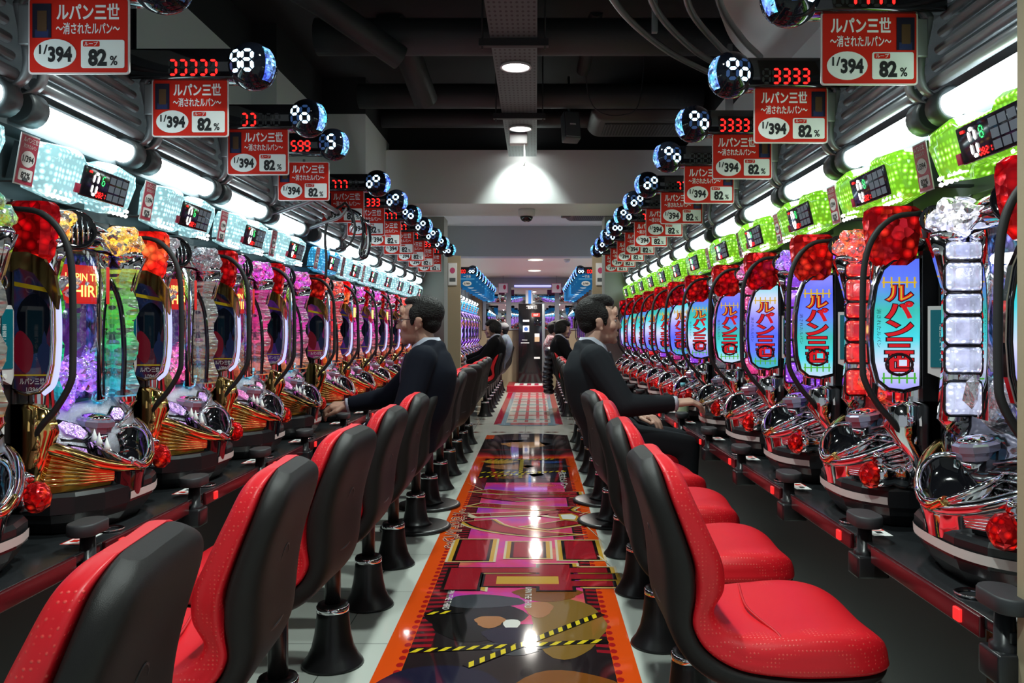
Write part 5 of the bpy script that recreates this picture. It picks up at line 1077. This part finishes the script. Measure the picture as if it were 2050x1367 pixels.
def person(lab, loc, rz, suit, head=(0,-.115,1.225), turn=0, tilt=0, vox=.0045, skinm=None, R=None, Lh=None, style='full', glasses=False, tie=None, cap=None, top='suit', lean=0, shx=0, older=False, group=None):
    t = thing('person', lab, 'person', loc, rz, group); sk = skinm or SK
    hc = Vector(head); HM = Matrix.Translation(hc) @ Euler((tilt,0,turn)).to_matrix().to_4x4()
    near = vox < .006
    # joints
    pel = Vector((0,-.07,.635)); ch_ = Vector((0,hc.y-.055,1.0)); 
    shL, shR = Vector((-.185,hc.y-.045,1.045)), Vector((.185,hc.y-.045,1.045))
    elR, wrR = R['el'], R['wr']; elL, wrL = Lh['el'], Lh['wr']
    q = MB(); q.M = HM.copy()
    ellipsoid(q,(0,-.022,.042),(.074,.096,.088)); ellipsoid(q,(0,.028,-.012),(.062,.062,.088)); ellipsoid(q,(0,.026,-.072),(.052,.058,.040)); ellipsoid(q,(0,.066,-.096),(.024,.022,.018))
    ellipsoid(q,(0,.076,.052),(.05,.018,.035)); capsule(q,(-.036,.080,.026),(.036,.080,.026),.011,.011)
    capsule(q,(0,.087,.014),(0,.103,-.024),.0085,.0115); ellipsoid(q,(-.012,.096,-.028),(.009,.010,.008)); ellipsoid(q,(.012,.096,-.028),(.009,.010,.008))
    ellipsoid(q,(0,.084,-.056),(.024,.011,.0075)); ellipsoid(q,(0,.082,-.068),(.020,.011,.0075)); ellipsoid(q,(-.046,.058,-.02),(.02,.022,.026)); ellipsoid(q,(.046,.058,-.02),(.02,.022,.026))
    for s in (-1,1):
        ellipsoid(q,(s*.078,-.010,-.006),(.009,.022,.033),(0,s*.15,s*.35)); ellipsoid(q,(s*.083,-.016,.010),(.007,.020,.017),(0,0,s*.4)); ellipsoid(q,(s*.077,-.002,-.034),(.007,.010,.012))
    q.M = Matrix.Identity(4)
    capsule(q,hc+Vector((0,-.02,-.05)),ch_+Vector((0,.0,.05)),.054,.056); capsule(q,ch_+Vector((0,.01,-.02)),pel,.075,.10)
    capsule(q,shL,shR,.042,.042); capsule(q,shR,elR,.042,.036); capsule(q,elR,wrR,.036,.027); capsule(q,shL,elL,.042,.036); capsule(q,elL,wrL,.036,.027)
    hand(q,wrR,R['d'],R['up'],R.get('s',-1),R.get('curl',.9)); hand(q,wrL,Lh['d'],Lh['up'],Lh.get('s',1),Lh.get('curl',.7))
    hips = [Vector((s*.095,-.05,.635)) for s in (-1,1)]; kn = [Vector((s*.12,.31,.585)) for s in (-1,1)]; an = [Vector((s*.12,.30,.10)) for s in (-1,1)]
    for h, k, a in zip(hips, kn, an): capsule(q,h,k,.07,.048); capsule(q,k,a,.046,.034); capsule(q,a+Vector((0,0,-.03)),a+Vector((0,.13,-.06)),.036,.03)
    body = skin(q,'body',vox,5,[sk],t)
    # eyes and brows
    if near:
        for s in (-1,1):
            q = MB(); q.M = HM.copy(); q.ico((s*.031,.0715,.008),.0110,2,0); q.ico((s*.031,.0795,.008),.0046,2,1); obj('eye', q, [EYE, M['ink']], t)
            q = MB(); q.M = HM.copy(); q.tube([(s*.014,.093,.030),(s*.032,.092,.036),(s*.052,.078,.030)],[.004,.005,.003],6); obj('eyebrow', q, HAIR, t)
    # hair or cap
    q = MB(); q.M = HM.copy()
    ellipsoid(q,(0,-.040,.052),(.083,.096,.092 if not older else .086)); ellipsoid(q,(0,-.060,.002),(.067,.060,.062))
    if not older: ellipsoid(q,(0,.020,.108),(.060,.055,.036)); ellipsoid(q,(0,-.01,.122),(.062,.075,.032))
    else: ellipsoid(q,(0,-.0,.105),(.058,.07,.030))
    for s in (-1,1): ellipsoid(q,(s*.071,.012,.040),(.016,.026,.040)); ellipsoid(q,(s*.072,.020,.005),(.008,.011,.025))
    if style == 'long': ellipsoid(q,(0,.055,.085),(.064,.04,.04)); ellipsoid(q,(0,-.075,.0),(.078,.065,.075)); [ellipsoid(q,(s*.078,-.02,.01),(.016,.045,.055)) for s in (-1,1)]
    hr = skin(q,'hair',max(vox,.005),3,[HAIR],t)
    if cap:
        q = MB(); q.M = HM.copy(); ellipsoid(q,(0,-.022,.075),(.092,.108,.075)); q.loft([[(x*.075,.06+.07*math.sqrt(max(0,1-x*x)),.055),(x*.075,.06,.075)] for x in [-1+.2*k for k in range(11)]],0,True,False,False); obj('cap', q, cap, t)
    if glasses:
        q = MB(); q.M = HM.copy()
        for s in (-1,1):
            q.tube([(s*.033+.022*math.cos(a),.102-.006*abs(math.cos(a)),.006+.015*math.sin(a)) for a in [2*PI*k/18 for k in range(18)]],.0018,6,0,True); q.tube([(s*.056,.097,.012),(s*.074,.07,.014),(s*.083,-.01,.012)],.002,6)
        q.tube([(-.011,.103,.008),(.011,.103,.008)],.0018,6); obj('glasses', q, M['black_gloss'], t)
    # trousers and shoes
    q = MB(); ellipsoid(q,(0,-.06,.655),(.175,.15,.095))
    for h, k, a in zip(hips, kn, an): capsule(q,h,k,.09,.068); capsule(q,k,a+Vector((0,0,-.0)),.066,.056)
    skin(q,'trousers',.012 if near else .02,6,[suit if top == 'suit' else M['black_matte']],t)
    for a in an:
        q = MB(); capsule(q,a+Vector((0,-.03,-.055)),a+Vector((0,.15,-.065)),.043,.034); skin(q,'shoe',.012,3,[M['black_gloss']],t)
    # jacket over the torso and the arms
    q = MB(); ys = hc.y; prof = spl([(z, cyy, a) for z, cyy, a in ((.57,-.07,.178),(.66,-.085,.185),(.76,ys-.01,.180),(.86,ys-.04,.184),(.95,ys-.055,.194),(1.02,ys-.055,.185),(1.075,ys-.052,.14))], 5)
    q.loft([[(p.z*math.cos(t_)*(1-.12*abs(math.sin(t_))**3), p.y+(.142-.35*max(0,p.x-.98))*math.sin(t_), p.x) for t_ in [2*PI*j/28 for j in range(28)]] for p in prof])
    ellipsoid(q,(0,ys-.068,1.075),(.115,.080,.060)); ellipsoid(q,(0,ys-.085,1.10),(.078,.058,.045)); capsule(q,shL+Vector((.02,0,.0)),shR+Vector((-.02,0,.0)),.074,.074)
    for s in (-1,1): capsule(q,(s*.05,ys-.075,1.095),(s*.165,ys-.05,1.065),.05,.055)
    for sh_, el, wr in ((shR,elR,wrR),(shL,elL,wrL)):
        capsule(q,sh_,el,.075,.062); e2 = wr+(el-wr)*.12; capsule(q,el,e2,.061,.044)
    jk = skin(q,'jacket' if top == 'suit' else 'shirt',.009 if near else .018,5,[suit],t)
    if top == 'suit':
        # shirt collar, shirt front, lapels, tie, cuffs
        q = MB(); nb = Vector((0,ys-.052,1.118)); nk = Vector((0,ys-.040,1.152))
        q.loft([[(k*.064*math.cos(a),c.y+.066*k*math.sin(a)+(.018 if math.sin(a) > .5 else 0)*(1-dz),c.z-.045*max(0,math.sin(a))*(1.0)) for a in [2*PI*j/28 for j in range(28)]] for c, k, dz in ((nb,1.12,0),(nk,1.03,1))],0,True,True,False); obj('shirt_collar', q, SHIRT, t)
        q = MB(); fr = lambda z: ys-.055+.127*(1-((z-.93)/.30)**2)
        zz = [1.075-.03*k for k in range(9)]
        q.loft([[(-w2, fr(z)-.012+.012, z), (0, fr(z)+.012, z), (w2, fr(z), z)] for z, w2 in [(z, .058*(z-.82)/.25+.004) for z in zz]],0,True,False,False); obj('shirt_front', q, SHIRT, t)
        if tie: q = MB(); q.loft([[(-w2, fr(z)+.014, z),(0, fr(z)+.022, z),(w2, fr(z)+.014, z)] for z, w2 in [(1.07-.03*k, .014+.0022*k) for k in range(9)]],0,True,False,False); obj('tie', q, tie, t)
        for s in (-1,1):
            q = MB(); q.loft([[(s*(i0), fr(z)+dy, z),(s*(i0+wd*.5), fr(z)+dy+.004-.02*(i0+wd*.5)/.1, z),(s*(i0+wd), fr(z)+dy-.05*(i0+wd)/.1, z)] for z, i0, wd, dy in ((1.10,.060,.022,-.03),(1.06,.056,.045,-.006),(1.02,.048,.055,.004),(.97,.036,.052,.010),(.92,.022,.042,.013),(.86,.008,.012,.014))],0,True,False,False); obj('lapel', q, suit, t)
        for el, wr in ((elR,wrR),(elL,wrL)):
            q = MB(); d = (wr-el).normalized(); q.tube([tuple(wr-d*.045),tuple(wr-d*.01),tuple(wr+d*.006)],[.039,.037,.0365],20); obj('cuff', q, SHIRT, t)
    return t
V = Vector
SUIT1 = mat('suit_navy', (.007,.009,.016), .85, spec=.12, bump=.08, bscale=700); SUIT2 = mat('suit_charcoal', (.016,.019,.023), .85, spec=.15, bump=.08, bscale=700); SUIT3 = mat('suit_black', (.006,.006,.007), .85, spec=.12)
# man of the left row: right hand on the firing handle
person('man with glasses in a dark navy suit seated at the left row of machines', (-.595,LB[4],0), PI/2, SUIT1, (0,-.125,1.228), 0, .0, .0045, SK,
       R=dict(el=V((.23,.06,.83)), wr=V((.205,.28,.79)), d=(-.0,1,-.05), up=(-.35,0,1), s=-1, curl=1.05), Lh=dict(el=V((-.25,-.10,.80)), wr=V((-.14,.10,.70)), d=(.35,.8,-.1), up=(0,.1,1), s=1), glasses=True, tie=mat('tie_violet', (.05,.03,.12), .6), older=True)
person('man without glasses in a charcoal suit seated at the right row of machines', (.595,RB[4]+.10,0), -PI/2, SUIT2, (0,-.125,1.228), 0, .02, .0045, SK2,
       R=dict(el=V((.25,-.02,.81)), wr=V((.22,.235,.82)), d=(-.05,1,.12), up=(.25,-.1,1), s=-1, curl=.85), Lh=dict(el=V((-.24,-.08,.78)), wr=V((-.06,.09,.735)), d=(.6,.7,-.1), up=(0,.1,1), s=1))
person('man in a black suit seated at the far left violet machines', (-.585,FB[0],0), PI/2, SUIT3, (0,-.10,1.205), 0, -.05, .008, SK2,
       R=dict(el=V((.22,.08,.86)), wr=V((.19,.30,.80)), d=(0,1,-.1), up=(-.3,0,1)), Lh=dict(el=V((-.23,.02,.82)), wr=V((-.16,.26,.74)), d=(.1,1,0), up=(0,0,1)), style='long', glasses=True, tie=M['ink'])
person('man in a grey cap and pale shirt behind the far left suited man', (-.585,FB[3],0), PI/2, mat('shirt_bluegrey', (.13,.17,.22), .8, var=.6, bscale=30), (0,-.14,1.19), 0, .08, .008, SK,
       R=dict(el=V((.23,.04,.83)), wr=V((.2,.27,.79)), d=(0,1,-.1), up=(-.3,0,1)), Lh=dict(el=V((-.25,-.08,.80)), wr=V((-.12,.12,.70)), d=(.3,.8,0), up=(0,0,1)), top='shirt', cap=mat('cap_grey', (.16,.16,.17), .8))
person('man in a black suit seated at the far right violet machines', (.585,FB[0],0), -PI/2, SUIT3, (0,-.07,1.20), 0, -.06, .008, SK2,
       R=dict(el=V((.24,.03,.83)), wr=V((.2,.28,.79)), d=(0,1,-.1), up=(.3,0,1)), Lh=dict(el=V((-.24,-.05,.80)), wr=V((-.12,.14,.70)), d=(.3,.8,0), up=(0,0,1)), style='long', tie=M['ink'])
def plaid():
    m, N, L, b = nt('plaid_cloth'); tc = N.new('ShaderNodeTexCoord'); ck_ = N.new('ShaderNodeTexChecker'); ck_.inputs['Scale'].default_value = 42; ck_.inputs['Color1'].default_value = (.55,.5,.5,1); ck_.inputs['Color2'].default_value = (.25,.03,.05,1); L.new(tc.outputs['Object'], ck_.inputs[0]); L.new(ck_.outputs[0], b.inputs['Base Color']); b.inputs['Roughness'].default_value = .8; return m
person('person in a red and white checked shirt behind the far right suited man', (.585,FB[2],0), -PI/2, plaid(), (0,-.15,1.20), 0, -.02, .008, SK,
       R=dict(el=V((.23,.04,.83)), wr=V((.2,.27,.79)), d=(0,1,-.1), up=(.3,0,1)), Lh=dict(el=V((-.25,-.08,.80)), wr=V((-.12,.12,.70)), d=(.3,.8,0), up=(0,0,1)), top='shirt')
# quilted black coat hung over a far chair back
q = MB()
for k in range(9):
    z = .30+.07*k; ellipsoid(q,(0,-.265-.02*math.sin(k*.6),z),(.22-.012*abs(k-3),.085,.045))
ellipsoid(q,(0,-.25,.90),(.17,.08,.06))
o = skin(q,'coat',.012,2,[mat('quilted_black', (.012,.013,.017), .4)]); o.location = (.585, FB[1], 0); o.rotation_euler = (0,0,-PI/2); tag(o, 'black quilted coat hung over a chair back at the far right row', 'coat')
